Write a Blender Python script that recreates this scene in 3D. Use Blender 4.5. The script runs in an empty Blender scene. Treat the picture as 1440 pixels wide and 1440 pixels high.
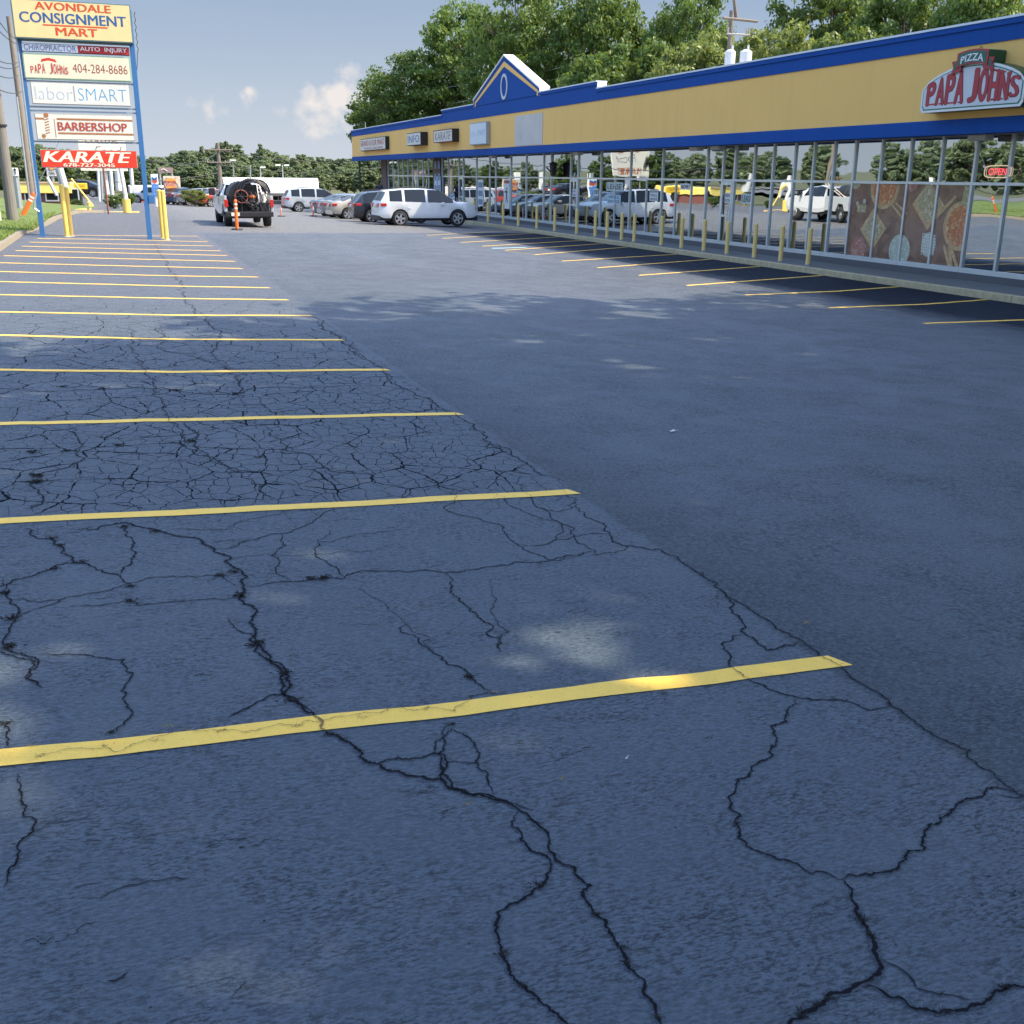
import bpy, math, random
import numpy as np
from mathutils import Matrix, Vector
random.seed(7)
C = bpy.context.scene.collection
D = bpy.data

# ------------------------------------------------------------------ camera, world, sun
CAMZ = 1.95
FOC = 1480.0                      # focal length in pixels of a 1440 px frame
TH, PSI, RL = map(math.radians, (17.7256, 20.0291, 0.5402))
def _rot(th, psi, rl):
    F = np.array([math.cos(th)*math.sin(psi), math.cos(th)*math.cos(psi), -math.sin(th)])
    r = np.array([math.cos(psi), -math.sin(psi), 0.0]); u = np.cross(r, F)
    return np.array([math.cos(rl)*r+math.sin(rl)*u, -math.sin(rl)*r+math.cos(rl)*u, F])
RM = _rot(TH, PSI, RL)
cam = D.cameras.new('camera'); cam_o = D.objects.new('camera', cam); C.objects.link(cam_o)
m = Matrix.Identity(4)
for i in range(3):
    m[i][0] = RM[0][i]; m[i][1] = RM[1][i]; m[i][2] = -RM[2][i]
m[2][3] = CAMZ
cam_o.matrix_world = m
cam.sensor_width = 36; cam.lens = FOC/1440*36; cam.clip_start = .05; cam.clip_end = 5000
bpy.context.scene.camera = cam_o

SUN_AZ, SUN_EL = 113.0, 48.0      # clockwise from +Y
SUN_STRENGTH, SKY_STRENGTH, EXPOSURE = 2.1, 0.15, 1.98
w = D.worlds.new('World'); bpy.context.scene.world = w; w.use_nodes = True
nt = w.node_tree; nt.nodes.clear()
sky = nt.nodes.new('ShaderNodeTexSky'); sky.sky_type = 'NISHITA'; sky.sun_disc = False
sky.sun_elevation = math.radians(SUN_EL); sky.sun_rotation = math.radians(SUN_AZ)
sky.air_density = 1.0; sky.dust_density = 1.6; sky.ozone_density = 1.2
bg = nt.nodes.new('ShaderNodeBackground'); bg.inputs[1].default_value = SKY_STRENGTH
outw = nt.nodes.new('ShaderNodeOutputWorld')
# clouds in the sky: soft veils and a few small cumulus heads near the horizon
tc = nt.nodes.new('ShaderNodeTexCoord')
def wn(t, **k):
    n = nt.nodes.new(t)
    for a, b in k.items(): setattr(n, a, b)
    return n
def wl(a, b): nt.links.new(a, b)
def wmath(op, a, b=None, c=None, clamp=False):
    n = wn('ShaderNodeMath', operation=op, use_clamp=clamp)
    for i, v in enumerate((a, b, c)):
        if v is None: continue
        if isinstance(v, (int, float)): n.inputs[i].default_value = v
        else: wl(v, n.inputs[i])
    return n.outputs[0]
nrm = wn('ShaderNodeVectorMath', operation='NORMALIZE'); wl(tc.outputs['Generated'], nrm.inputs[0])
def wnoise(scale, detail, rough, zs=1.0):
    mp = wn('ShaderNodeMapping'); mp.inputs['Scale'].default_value = (1, 1, zs); wl(nrm.outputs[0], mp.inputs[0])
    n = wn('ShaderNodeTexNoise'); n.inputs['Scale'].default_value = scale; n.inputs['Detail'].default_value = detail
    n.inputs['Roughness'].default_value = rough; wl(mp.outputs[0], n.inputs['Vector']); return n.outputs[0]
veil = wmath('MULTIPLY', wmath('SUBTRACT', wnoise(2.2, 5, .55, 3.5), .42, clamp=True), 2.2, clamp=True)
puff = wnoise(16, 7, .6, 1.3)
def raydir(px, py):
    v = RM.T @ np.array([(px-720)/FOC, -(py-720)/FOC, 1.0]); return v/np.linalg.norm(v)
wn3 = wn('ShaderNodeTexNoise'); wn3.inputs['Scale'].default_value = 22; wn3.inputs['Detail'].default_value = 5; wl(nrm.outputs[0], wn3.inputs['Vector'])
ws1 = wn('ShaderNodeVectorMath', operation='SUBTRACT'); wl(wn3.outputs[1], ws1.inputs[0]); ws1.inputs[1].default_value = (.5, .5, .5)
ws2 = wn('ShaderNodeVectorMath', operation='SCALE'); wl(ws1.outputs[0], ws2.inputs[0]); ws2.inputs['Scale'].default_value = .055
ws3 = wn('ShaderNodeVectorMath', operation='ADD'); wl(nrm.outputs[0], ws3.inputs[0]); wl(ws2.outputs[0], ws3.inputs[1])
mask = None
for (px, py, r, k) in [(478,128,.030,1.25),(497,132,.024,1.1),(447,143,.024,1.0),(470,160,.026,1.05),(505,150,.022,1.0),(455,180,.026,.8),(492,185,.026,.75),
                       (312,108,.011,.6),(272,132,.010,.5),(345,143,.013,.62),(278,155,.016,.55),(300,158,.02,.5),(330,150,.014,.5),(388,168,.014,.5),
                       (225,160,.02,.45),(300,172,.03,.4),(150,150,.03,.5),(590,170,.04,.8),(-200,120,.06,1.0),(-500,60,.09,1.0),(900,-200,.1,.7),(1500,150,.07,.9),(2100,80,.12,1.0)]:
    d = raydir(px, py)
    dist = wn('ShaderNodeVectorMath', operation='DISTANCE'); wl(ws3.outputs[0], dist.inputs[0]); dist.inputs[1].default_value = tuple(d)
    b = wmath('MULTIPLY', wmath('SUBTRACT', 1.0, wmath('DIVIDE', dist.outputs['Value'], r*1.25), clamp=True), k)
    mask = b if mask is None else wmath('MAXIMUM', mask, b)
cum = wmath('MULTIPLY', wmath('SUBTRACT', wmath('ADD', wmath('MULTIPLY', mask, .85), wmath('MULTIPLY', wmath('SUBTRACT', puff, .5), 2.4)), .36), 2.6, clamp=True)
cum = wmath('MULTIPLY', cum, wmath('MULTIPLY', mask, 2.2, clamp=True))
sep = wn('ShaderNodeSeparateXYZ'); wl(nrm.outputs[0], sep.inputs[0]); up_ = sep.outputs[2]
low = wmath('SUBTRACT', 1.0, wmath('DIVIDE', wmath('SUBTRACT', up_, .19), .16, clamp=True))
hz = wmath('POWER', wmath('SUBTRACT', 1.0, wmath('DIVIDE', wmath('ABSOLUTE', up_), .20, clamp=True), clamp=True), 1.3)
def wmix(f, a, b):
    n = wn('ShaderNodeMix', data_type='RGBA')
    for i_, v in ((0, f), (6, a), (7, b)):
        if isinstance(v, tuple): n.inputs[i_].default_value = (*v, 1)
        else: wl(v, n.inputs[i_])
    return n.outputs[2]
hazec = wmix(hz, (.38, .56, .86), (1.04, 1.13, 1.27))
c0 = wmix(wmath('MULTIPLY', low, .97), sky.outputs[0], hazec)
c1 = wmix(wmath('MULTIPLY', veil, .35), c0, (.98, 1.10, 1.28))
class _M: pass
mx2 = _M(); mx2.outputs = {2: wmix(wmath('MULTIPLY', cum, .85), c1, (1.60, 1.47, 1.38))}
wl(mx2.outputs[2], bg.inputs[0]); wl(bg.outputs[0], outw.inputs[0])

sd = D.lights.new('sun', 'SUN'); sd.energy = SUN_STRENGTH; sd.angle = math.radians(.55); sd.color = (1, .86, .62)
so = D.objects.new('sun', sd); C.objects.link(so)
az, el = math.radians(SUN_AZ), math.radians(SUN_EL)
to_sun = Vector((math.sin(az)*math.cos(el), math.cos(az)*math.cos(el), math.sin(el)))
so.rotation_euler = to_sun.to_track_quat('Z', 'Y').to_euler(); so.location = (30, -20, 40)
sc = bpy.context.scene
sc.view_settings.view_transform = 'Standard'; sc.view_settings.look = 'None'
sc.view_settings.exposure = EXPOSURE; sc.view_settings.gamma = 1

# ------------------------------------------------------------------ survey helpers (photo bearings -> world metres)
def ray(px, py): return RM.T @ np.array([(px-720)/FOC, -(py-720)/FOC, 1.0])
def onX(px, py, X):
    d = ray(px, py); t = X/d[0]; return d[1]*t, d[2]*t+CAMZ          # (Y, z) on the plane x = X
def onY(px, py, Y):
    d = ray(px, py); t = Y/d[1]; return d[0]*t, d[2]*t+CAMZ          # (X, z) on the plane y = Y
SL = .036
def onG(px, py):
    d = ray(px, py); t = -CAMZ/(d[2]+SL*d[0]); return d[0]*t, d[1]*t
def clampf(v, a, b): return max(a, min(b, v))
def gz(x, y):
    z = -SL*clampf(x, -2.75, 18.8)
    if x < -2.75: z += .10*clampf(-2.75-x, 0, 5)
    k = clampf(y-55, 0, 60)*.012
    return z - k*clampf((x+6)/6, 0, 1)

# ------------------------------------------------------------------ object bookkeeping
WOFF = {}
def tag(o, label=None, cat=None, group=None, kind=None):
    if label: o['label'] = label
    if cat: o['category'] = cat
    if group: o['group'] = group
    if kind: o['kind'] = kind
    return o
def thing(name, loc=(0, 0, 0), label=None, cat=None, group=None):
    o = D.objects.new(name, None); C.objects.link(o); o.location = loc; o.empty_display_size = .2
    WOFF[o.name] = Vector(loc); return tag(o, label, cat, group)
def copy_tree(o, parent=None):
    c = o.copy(); C.objects.link(c)
    if parent: c.parent = parent
    for ch in o.children: copy_tree(ch, c)
    return c

class MB:
    def __init__(s): s.v = []; s.f = []; s.m = []; s.mi = 0
    def add(s, vs, fs, mi=None):
        b = len(s.v); s.v += [tuple(p) for p in vs]; s.f += [tuple(i+b for i in f) for f in fs]
        s.m += [s.mi if mi is None else mi]*len(fs); return s
    def box(s, x0, x1, y0, y1, z0, z1, mi=None, M=None):
        vs = [(x, y, z) for z in (z0, z1) for x, y in ((x0, y0), (x1, y0), (x1, y1), (x0, y1))]
        if M is not None: vs = [tuple(M @ Vector(p)) for p in vs]
        return s.add(vs, [(0,3,2,1),(4,5,6,7),(0,1,5,4),(1,2,6,5),(2,3,7,6),(3,0,4,7)], mi)
    def tube(s, a, b, r0, r1=None, n=10, mi=None, caps=True):
        r1 = r0 if r1 is None else r1
        a, b = Vector(a), Vector(b); d = (b-a).normalized()
        u = d.orthogonal().normalized(); w_ = d.cross(u); vs = []
        for p, r in ((a, r0), (b, r1)):
            for i in range(n):
                t = 2*math.pi*i/n; vs.append(p+u*math.cos(t)*r+w_*math.sin(t)*r)
        fs = [(i, (i+1) % n, n+(i+1) % n, n+i) for i in range(n)]
        if caps: fs += [tuple(range(n-1, -1, -1)), tuple(range(n, 2*n))]
        return s.add(vs, fs, mi)
    def path(s, pts, r, n=6, mi=None):
        for i in range(len(pts)-1): s.tube(pts[i], pts[i+1], r if not callable(r) else r(i), None if not callable(r) else r(i+1), n, mi, caps=(i in (0, len(pts)-2)))
        return s
    def prism(s, poly, axis, a0, a1, mi=None):
        """poly: list of 2-D points; axis 'x': points are (y,z); 'y': (x,z); 'z': (x,y)"""
        def P(p, a): return {'x': (a, p[0], p[1]), 'y': (p[0], a, p[1]), 'z': (p[0], p[1], a)}[axis]
        n = len(poly); vs = [P(p, a0) for p in poly]+[P(p, a1) for p in poly]
        fs = [tuple(range(n)), tuple(range(2*n-1, n-1, -1))]+[(i, n+i, n+(i+1) % n, (i+1) % n) for i in range(n)]
        return s.add(vs, fs, mi)
    def sphere(s, c, r, n=10, mi=None, sz=1.0):
        vs = []; fs = []; m_ = n//2+1
        for j in range(m_+1):
            ph = math.pi*j/m_
            for i in range(n):
                t = 2*math.pi*i/n; vs.append((c[0]+r*math.sin(ph)*math.cos(t), c[1]+r*math.sin(ph)*math.sin(t), c[2]+r*sz*math.cos(ph)))
        for j in range(m_):
            for i in range(n): fs.append((j*n+i, (j+1)*n+i, (j+1)*n+(i+1) % n, j*n+(i+1) % n))
        return s.add(vs, fs, mi)
    def build(s, name, mats, parent=None, smooth=False, bevel=0, world=True):
        me = D.meshes.new(name)
        off = Vector((0, 0, 0))
        if parent is not None and world: off = WOFF.get(parent.name, off)
        me.from_pydata([(p[0]-off.x, p[1]-off.y, p[2]-off.z) for p in s.v], [], s.f)
        for mt in (mats if isinstance(mats, (list, tuple)) else [mats]): me.materials.append(mt)
        for p, i in zip(me.polygons, s.m): p.material_index = i; p.use_smooth = smooth
        me.update()
        o = D.objects.new(name, me); C.objects.link(o)
        if parent is not None: o.parent = parent; WOFF[o.name] = off
        if bevel:
            b = o.modifiers.new('bevel', 'BEVEL'); b.width = bevel; b.segments = 2; b.limit_method = 'ANGLE'
        return o

def text_geo(body, offset=0.0, space=1.0, shear=0.0, align='CENTER', line=1.0):
    cu = D.curves.new('txt', 'FONT'); cu.body = body; cu.size = 1; cu.offset = offset; cu.space_character = space
    cu.shear = shear; cu.align_x = align; cu.space_line = line; cu.resolution_u = 3; cu.fill_mode = 'FRONT'
    o = D.objects.new('txt', cu); C.objects.link(o)
    dg = bpy.context.evaluated_depsgraph_get(); dg.update()
    me = D.meshes.new_from_object(o.evaluated_get(dg))
    vs = np.array([tuple(v.co) for v in me.vertices])[:, :2]; fs = [tuple(p.vertices) for p in me.polygons]
    D.objects.remove(o); D.curves.remove(cu); D.meshes.remove(me)
    mn, mx = vs.min(0), vs.max(0)
    return (vs-mn)/(mx-mn), fs                      # normalised into 0..1
def text_on(mb, body, origin, right, up, W, H, offset=.0, mi=None, warp=None, **k):
    if offset > .012:
        b_ = min(.5*offset/max(3, len(body))*2.2, .02); r_ = Vector(right); nrm_ = r_.cross(Vector(up)); o_ = Vector(origin)
        for q_, (sx, dz) in enumerate(((-1, 0), (1, 0), (0, 1))): text_on(mb, body, o_+r_*(W*b_*sx)+nrm_*(.0011*(q_+1)), right, up, W, H, .0, mi, warp, **k)
        return mb
    """flat lettering filling a W x H rectangle whose lower-left corner is origin"""
    vs, fs = text_geo(body, offset, **k)
    o, r, u = Vector(origin), Vector(right), Vector(up)
    out = []
    for a, b in vs:
        if warp: a, b = warp(a, b)
        out.append(o+r*(a*W)+u*(b*H))
    return mb.add(out, fs, mi)

# ------------------------------------------------------------------ materials
MATS = {}
def node(nt, t, ins=None, **k):
    n = nt.nodes.new(t)
    for a, b in k.items(): setattr(n, a, b)
    for a, b in (ins or {}).items():
        if hasattr(b, 'is_output') or hasattr(b, 'links'): nt.links.new(b, n.inputs[a])
        else: n.inputs[a].default_value = b
    return n
def mth(nt, op, a, b=None, c=None, clamp=False):
    n = nt.nodes.new('ShaderNodeMath'); n.operation = op; n.use_clamp = clamp
    for i, v in enumerate((a, b, c)):
        if v is None: continue
        if isinstance(v, (int, float)): n.inputs[i].default_value = v
        else: nt.links.new(v, n.inputs[i])
    return n.outputs[0]
def mixc(nt, f, a, b):
    n = nt.nodes.new('ShaderNodeMix'); n.data_type = 'RGBA'
    for i, v in ((0, f), (6, a), (7, b)):
        if isinstance(v, (int, float)): n.inputs[i].default_value = v
        elif isinstance(v, tuple): n.inputs[i].default_value = (*v[:3], 1)
        else: nt.links.new(v, n.inputs[i])
    return n.outputs[2]
def new_mat(name):
    m = D.materials.new(name); m.use_nodes = True; t = m.node_tree
    return m, t, t.nodes['Principled BSDF']
def noise(nt, scale, detail=4, rough=.55, vec=None, dist=0.0):
    n = nt.nodes.new('ShaderNodeTexNoise'); n.inputs['Scale'].default_value = scale; n.inputs['Detail'].default_value = detail
    n.inputs['Roughness'].default_value = rough; n.inputs['Distortion'].default_value = dist
    if vec is not None: nt.links.new(vec, n.inputs['Vector'])
    return n
def mat(name, col, rough=.6, metal=0.0, var=.12, scale=3.0, bump=0.0, bscale=40.0, coat=0.0, spec=.5, dirt=0.0, stretch=None):
    """painted / plain surface with slight colour variation, wear and bump"""
    if name in MATS: return MATS[name]
    m, t, b = new_mat(name)
    co = t.nodes.new('ShaderNodeTexCoord').outputs['Object']
    if stretch:
        mp = t.nodes.new('ShaderNodeMapping'); mp.inputs['Scale'].default_value = stretch; t.links.new(co, mp.inputs[0]); co2 = mp.outputs[0]
    else: co2 = co
    n1 = noise(t, scale, 5, .6, co2).outputs[0]
    lo = tuple(c*(1-var) for c in col); hi = tuple(min(1, c*(1+var)) for c in col)
    base = mixc(t, n1, lo, hi)
    if dirt:
        n2 = noise(t, scale*.6, 8, .7, co2).outputs[0]
        f = mth(t, 'MULTIPLY', mth(t, 'SUBTRACT', n2, .55, clamp=True), 4*dirt, clamp=True)
        base = mixc(t, f, base, tuple(c*.45+.02 for c in col))
    t.links.new(base, b.inputs['Base Color'])
    b.inputs['Roughness'].default_value = rough; b.inputs['Metallic'].default_value = metal
    b.inputs['Coat Weight'].default_value = coat; b.inputs['Coat Roughness'].default_value = .05
    b.inputs['Specular IOR Level'].default_value = spec
    if bump:
        bn = t.nodes.new('ShaderNodeBump'); bn.inputs['Distance'].default_value = bump
        t.links.new(noise(t, bscale, 6, .6, co).outputs[0], bn.inputs['Height']); t.links.new(bn.outputs[0], b.inputs['Normal'])
    MATS[name] = m; return m

M_black = mat('black_plastic', (.015, .015, .017), .5)
M_rubber = mat('tyre_rubber', (.02, .02, .021), .8)
M_chrome = mat('bright_metal', (.6, .6, .62), .25, 1.0)
M_alloy = mat('alloy_rim', (.55, .56, .58), .35, .8)
M_white = mat('white_paint', (.78, .78, .76), .5)
M_panelw = mat('white_sign_face', (.70, .67, .58), .4, dirt=.15, scale=2)
M_red = mat('red_sign_paint', (.62, .035, .02), .45)
M_ydark = mat('yellow_bollard_paint', (.86, .62, .22), .55, dirt=.5, scale=6)
M_ybright = mat('yellow_post_paint', (.88, .58, .13), .5, dirt=.2, scale=4)
M_orange = mat('orange_plastic', (.85, .16, .02), .5)
M_wood = mat('weathered_pole_wood', (.19, .16, .13), .9, var=.35, scale=3, stretch=(6, 6, .5), bump=.01, bscale=20)
M_steel = mat('galvanised_steel', (.42, .44, .45), .45, .6)
M_conc = mat('concrete', (.33, .31, .27), .85, var=.25, scale=5, bump=.004, bscale=60, dirt=.5)
M_glassdark = None

def mat_glass(name, tint, refl):
    m, t, b = new_mat(name)
    t.nodes.remove(b)
    out = t.nodes['Material Output']
    tr = node(t, 'ShaderNodeBsdfTransparent', {0: (*tint, 1)})
    gl = node(t, 'ShaderNodeBsdfGlossy', {0: (.54, .58, .60, 1), 1: .012})
    co = t.nodes.new('ShaderNodeTexCoord').outputs['Object']
    bn = node(t, 'ShaderNodeBump', {'Distance': .006, 'Strength': .6}); t.links.new(noise(t, .9, 1, .4, co).outputs[0], bn.inputs['Height'])
    t.links.new(bn.outputs[0], gl.inputs['Normal'])
    lw = node(t, 'ShaderNodeFresnel', {0: 1.5})
    f = mth(t, 'ADD', refl, mth(t, 'MULTIPLY', lw.outputs[0], 1.0), clamp=True)
    mx = node(t, 'ShaderNodeMixShader'); t.links.new(f, mx.inputs[0]); t.links.new(tr.outputs[0], mx.inputs[1]); t.links.new(gl.outputs[0], mx.inputs[2])
    t.links.new(mx.outputs[0], out.inputs[0]); MATS[name] = m; return m
M_glass = mat_glass('storefront_glass', (.26, .29, .30), .24)
M_cglass = mat('car_glass', (.008, .011, .015), .08, 0, spec=.4)

def carpaint(name, col): return mat(name, col, .35, .15, var=.03, coat=.9)

# asphalt -----------------------------------------------------------
def asphalt():
    m, t, b = new_mat('sealcoated_asphalt')
    co = t.nodes.new('ShaderNodeTexCoord').outputs['Object']
    s = node(t, 'ShaderNodeSeparateXYZ', {0: co}); X, Y = s.outputs[0], s.outputs[1]
    nlow = noise(t, .35, 4, .6, co).outputs[0]
    nmid = noise(t, 2.2, 6, .65, co).outputs[0]
    nfine = noise(t, 28, 6, .7, co).outputs[0]
    ngrain = noise(t, 170, 3, .6, co).outputs[0]
    def ramp(v, a, c): return mth(t, 'DIVIDE', mth(t, 'SUBTRACT', v, a), c-a, clamp=True)
    lane = ramp(mth(t, 'ADD', X, mth(t, 'MULTIPLY', mth(t, 'SUBTRACT', nmid, .5), .12)), 2.74, 2.78)
    # stall strip / lane / old pavement colours
    strip = mixc(t, nmid, (.092, .128, .172), (.136, .178, .232))
    strip = mixc(t, mth(t, 'MULTIPLY', ramp(nlow, .5, .68), .5), strip, (.175, .205, .26))
    stripfar = mixc(t, nmid, (.100, .104, .122), (.148, .150, .170))
    strip = mixc(t, mth(t, 'MULTIPLY', ramp(Y, 11, 24), .85), strip, stripfar)
    lanec = mixc(t, nlow, (.088, .122, .160), (.130, .172, .218)); lanec = mixc(t, mth(t, 'MULTIPLY', ramp(Y, 9, 24), .9), lanec, mixc(t, nlow, (.098, .112, .132), (.124, .138, .158)))
    grit = ramp(nfine, .47, .60)
    patch = mth(t, 'MULTIPLY', mth(t, 'MAXIMUM', ramp(noise(t, .9, 5, .7, co, .4).outputs[0], .46, .58), mth(t, 'SUBTRACT', 1.0, ramp(mth(t, 'ADD', X, mth(t, 'MULTIPLY', nlow, 1.2)), 3.2, 4.4))), grit)
    lanec = mixc(t, mth(t, 'MULTIPLY', patch, .9), lanec, (.020, .030, .052))
    streak = node(t, 'ShaderNodeMapping', {0: co, 'Scale': (.5, .12, 1), 'Rotation': (0, 0, .1)})
    lanec = mixc(t, mth(t, 'MULTIPLY', ramp(noise(t, 1.1, 5, .6, streak.outputs[0]).outputs[0], .52, .7), .5), lanec, (.145, .166, .215))
    edge = mth(t, 'MULTIPLY', mth(t, 'SUBTRACT', 1.0, ramp(mth(t, 'ADD', X, mth(t, 'MULTIPLY', nmid, .5)), 2.9, 3.9)), mth(t, 'SUBTRACT', 1.0, ramp(Y, 7, 14)))
    lanec = mixc(t, mth(t, 'MULTIPLY', edge, .55), lanec, (.042, .058, .082))
    c = mixc(t, lane, strip, lanec)
    # tyre-polished and leaf-washed pale smears on the stalls near the camera
    old = mixc(t, nmid, (.15, .145, .138), (.23, .222, .21))
    oldL = mixc(t, nmid, (.095, .094, .096), (.15, .148, .15))
    seam = mth(t, 'ADD', mth(t, 'ADD', mth(t, 'MULTIPLY', X, .53), 38.9), mth(t, 'MULTIPLY', mth(t, 'SUBTRACT', nmid, .5), .5))
    fo = ramp(mth(t, 'SUBTRACT', Y, seam), 0, .06)
    oldsel = mixc(t, ramp(mth(t, 'ADD', X, mth(t, 'MULTIPLY', nlow, 2)), 2.6, 5.2), oldL, old)
    fo = mth(t, 'MULTIPLY', fo, 1.0)
    c = mixc(t, fo, c, oldsel)
    # bays along the storefront darkened: the building's shade put into the colour
    bay_shade = mth(t, 'MULTIPLY', ramp(mth(t, 'ADD', X, mth(t, 'MULTIPLY', mth(t, 'SUBTRACT', nmid, .5), .8)), 13.6, 15.2), mth(t, 'SUBTRACT', 1.0, fo))
    c = mixc(t, mth(t, 'MULTIPLY', bay_shade, .93), c, (.007, .011, .024))
    # fine grain
    c = mixc(t, mth(t, 'MULTIPLY', ramp(ngrain, .55, .75), .25), c, (.018, .019, .022))
    # grit lines / small fissures running with the paver on the strip
    mpf = node(t, 'ShaderNodeMapping', {0: co, 'Scale': (.35, 1.0, 1)})
    fis = ramp(noise(t, 22, 5, .75, mpf.outputs[0]).outputs[0], .62, .70)
    c = mixc(t, mth(t, 'MULTIPLY', fis, mth(t, 'MULTIPLY', mth(t, 'SUBTRACT', 1.0, lane), .38)), c, (.013, .014, .018))
    mpg = node(t, 'ShaderNodeMapping', {0: co, 'Scale': (.38, 1.0, 1)})
    g1 = noise(t, 105, 4, .7, mpg.outputs[0]).outputs[0]
    g2 = noise(t, 52, 5, .72, mpg.outputs[0], .6).outputs[0]
    amt = mth(t, 'ADD', .45, mth(t, 'MULTIPLY', ramp(nmid, .42, .60), .55))
    c = mixc(t, mth(t, 'MULTIPLY', mth(t, 'MULTIPLY', ramp(g1, .50, .58), amt), .74), c, (.020, .028, .045))
    c = mixc(t, mth(t, 'MULTIPLY', mth(t, 'MULTIPLY', ramp(g2, .55, .62), amt), .85), c, (.016, .022, .036))
    c = mixc(t, mth(t, 'MULTIPLY', ramp(g1, .47, .36), .40), c, (.22, .27, .36))
    # alligator cracking inside the stall strip
    wv = noise(t, 1.7, 4, .6, co); wv2 = noise(t, 9, 3, .6, co)
    wa = node(t, 'ShaderNodeVectorMath', {0: wv.outputs[1], 1: (.5, .5, .5)}, operation='SUBTRACT')
    wb = node(t, 'ShaderNodeVectorMath', {0: wa.outputs[0], 'Scale': .16}, operation='SCALE')
    wc = node(t, 'ShaderNodeVectorMath', {0: wv2.outputs[1], 1: (.5, .5, .5)}, operation='SUBTRACT')
    wd = node(t, 'ShaderNodeVectorMath', {0: wc.outputs[0], 'Scale': .055}, operation='SCALE')
    p1 = node(t, 'ShaderNodeVectorMath', {0: co, 1: wb.outputs[0]}, operation='ADD')
    p2 = node(t, 'ShaderNodeVectorMath', {0: p1.outputs[0], 1: wd.outputs[0]}, operation='ADD')
    def vor(sc_):
        mp = node(t, 'ShaderNodeMapping', {0: p2.outputs[0], 'Scale': (sc_, sc_*.8, 0)})
        v = node(t, 'ShaderNodeTexVoronoi', {0: mp.outputs[0], 'Scale': 1.0}, voronoi_dimensions='2D', feature='DISTANCE_TO_EDGE')
        return v.outputs['Distance']
    e1, e2 = vor(7.4), vor(2.6)
    wid = ramp(noise(t, 4, 4, .7, co).outputs[0], .38, .62)
    onstrip = mth(t, 'SUBTRACT', 1.0, ramp(X, 2.66, 2.72))
    z1 = mth(t, 'MULTIPLY', mth(t, 'MULTIPLY', ramp(mth(t, 'ADD', Y, mth(t, 'MULTIPLY', nlow, .8)), 6.2, 7.0), mth(t, 'SUBTRACT', 1.0, ramp(Y, 11.0, 16.0))), onstrip)
    z1 = mth(t, 'MULTIPLY', z1, ramp(mth(t, 'ADD', X, mth(t, 'MULTIPLY', nmid, 1.2)), -1.6, .6))
    z2 = mth(t, 'MULTIPLY', mth(t, 'MULTIPLY', ramp(Y, 6.3, 6.7), mth(t, 'SUBTRACT', 1.0, ramp(Y, 14.0, 20.0))), onstrip)
    t1 = mth(t, 'MULTIPLY', mth(t, 'MULTIPLY', z1, .034), mth(t, 'ADD', .40, mth(t, 'MULTIPLY', wid, .50)))
    t2 = mth(t, 'MULTIPLY', mth(t, 'MULTIPLY', z2, .024), mth(t, 'ADD', .10, wid))
    k1 = mth(t, 'GREATER_THAN', t1, e1); k2 = mth(t, 'GREATER_THAN', t2, e2)
    crk = mth(t, 'MAXIMUM', k1, k2)
    c = mixc(t, mth(t, 'MULTIPLY', crk, .86), c, (.008, .009, .012))
    t.links.new(c, b.inputs['Base Color'])
    t.links.new(mth(t, 'ADD', .50, mth(t, 'MULTIPLY', nmid, .22)), b.inputs['Roughness'])
    t.links.new(mth(t, 'MULTIPLY', mth(t, 'SUBTRACT', .40, mth(t, 'MULTIPLY', bay_shade, .36)), mth(t, 'SUBTRACT', 1.0, crk)), b.inputs['Specular IOR Level'])
    hgt = mth(t, 'ADD', mth(t, 'MULTIPLY', nfine, .9), mth(t, 'MULTIPLY', ngrain, .45))
    hgt = mth(t, 'ADD', hgt, mth(t, 'MULTIPLY', noise(t, 9, 5, .6, mpf.outputs[0]).outputs[0], 1.1))
    hgt = mth(t, 'SUBTRACT', mth(t, 'SUBTRACT', hgt, mth(t, 'MULTIPLY', crk, 1.2)), mth(t, 'MULTIPLY', g1, .9))
    bn = node(t, 'ShaderNodeBump', {'Distance': .030, 'Strength': 1.0}); t.links.new(hgt, bn.inputs['Height'])
    t.links.new(bn.outputs[0], b.inputs['Normal'])
    return m
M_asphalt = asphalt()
M_crack = mat('crack_void', (.008, .009, .012), .9, var=.3, scale=20, spec=.1)
def stripe_mat():
    m, t, b = new_mat('yellow_line_paint')
    co = t.nodes.new('ShaderNodeTexCoord').outputs['Object']
    n = noise(t, 3, 5, .6, co).outputs[0]; g = noise(t, 120, 3, .6, co).outputs[0]; n2 = noise(t, 14, 6, .75, co).outputs[0]
    c = mixc(t, n, (.98, .56, .06), (1.0, .66, .12))
    f = mth(t, 'MULTIPLY', mth(t, 'SUBTRACT', n2, .60, clamp=True), 5, clamp=True)
    c = mixc(t, mth(t, 'MULTIPLY', f, .5), c, (.36, .25, .07))
    w_ = mth(t, 'MULTIPLY', mth(t, 'SUBTRACT', noise(t, 75, 4, .7, co).outputs[0], .63, clamp=True), 14, clamp=True)
    c = mixc(t, mth(t, 'MULTIPLY', w_, .7), c, (.12, .11, .08))
    t.links.new(c, b.inputs['Base Color']); b.inputs['Roughness'].default_value = .6
    bn = node(t, 'ShaderNodeBump', {'Distance': .006}); t.links.new(mth(t, 'ADD', g, mth(t, 'MULTIPLY', n2, 1.2)), bn.inputs['Height']); t.links.new(bn.outputs[0], b.inputs['Normal'])
    return m
M_stripe = stripe_mat()
M_scrack = mat('painted_over_crack', (.19, .13, .03), .8, var=.4, scale=25)
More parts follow.
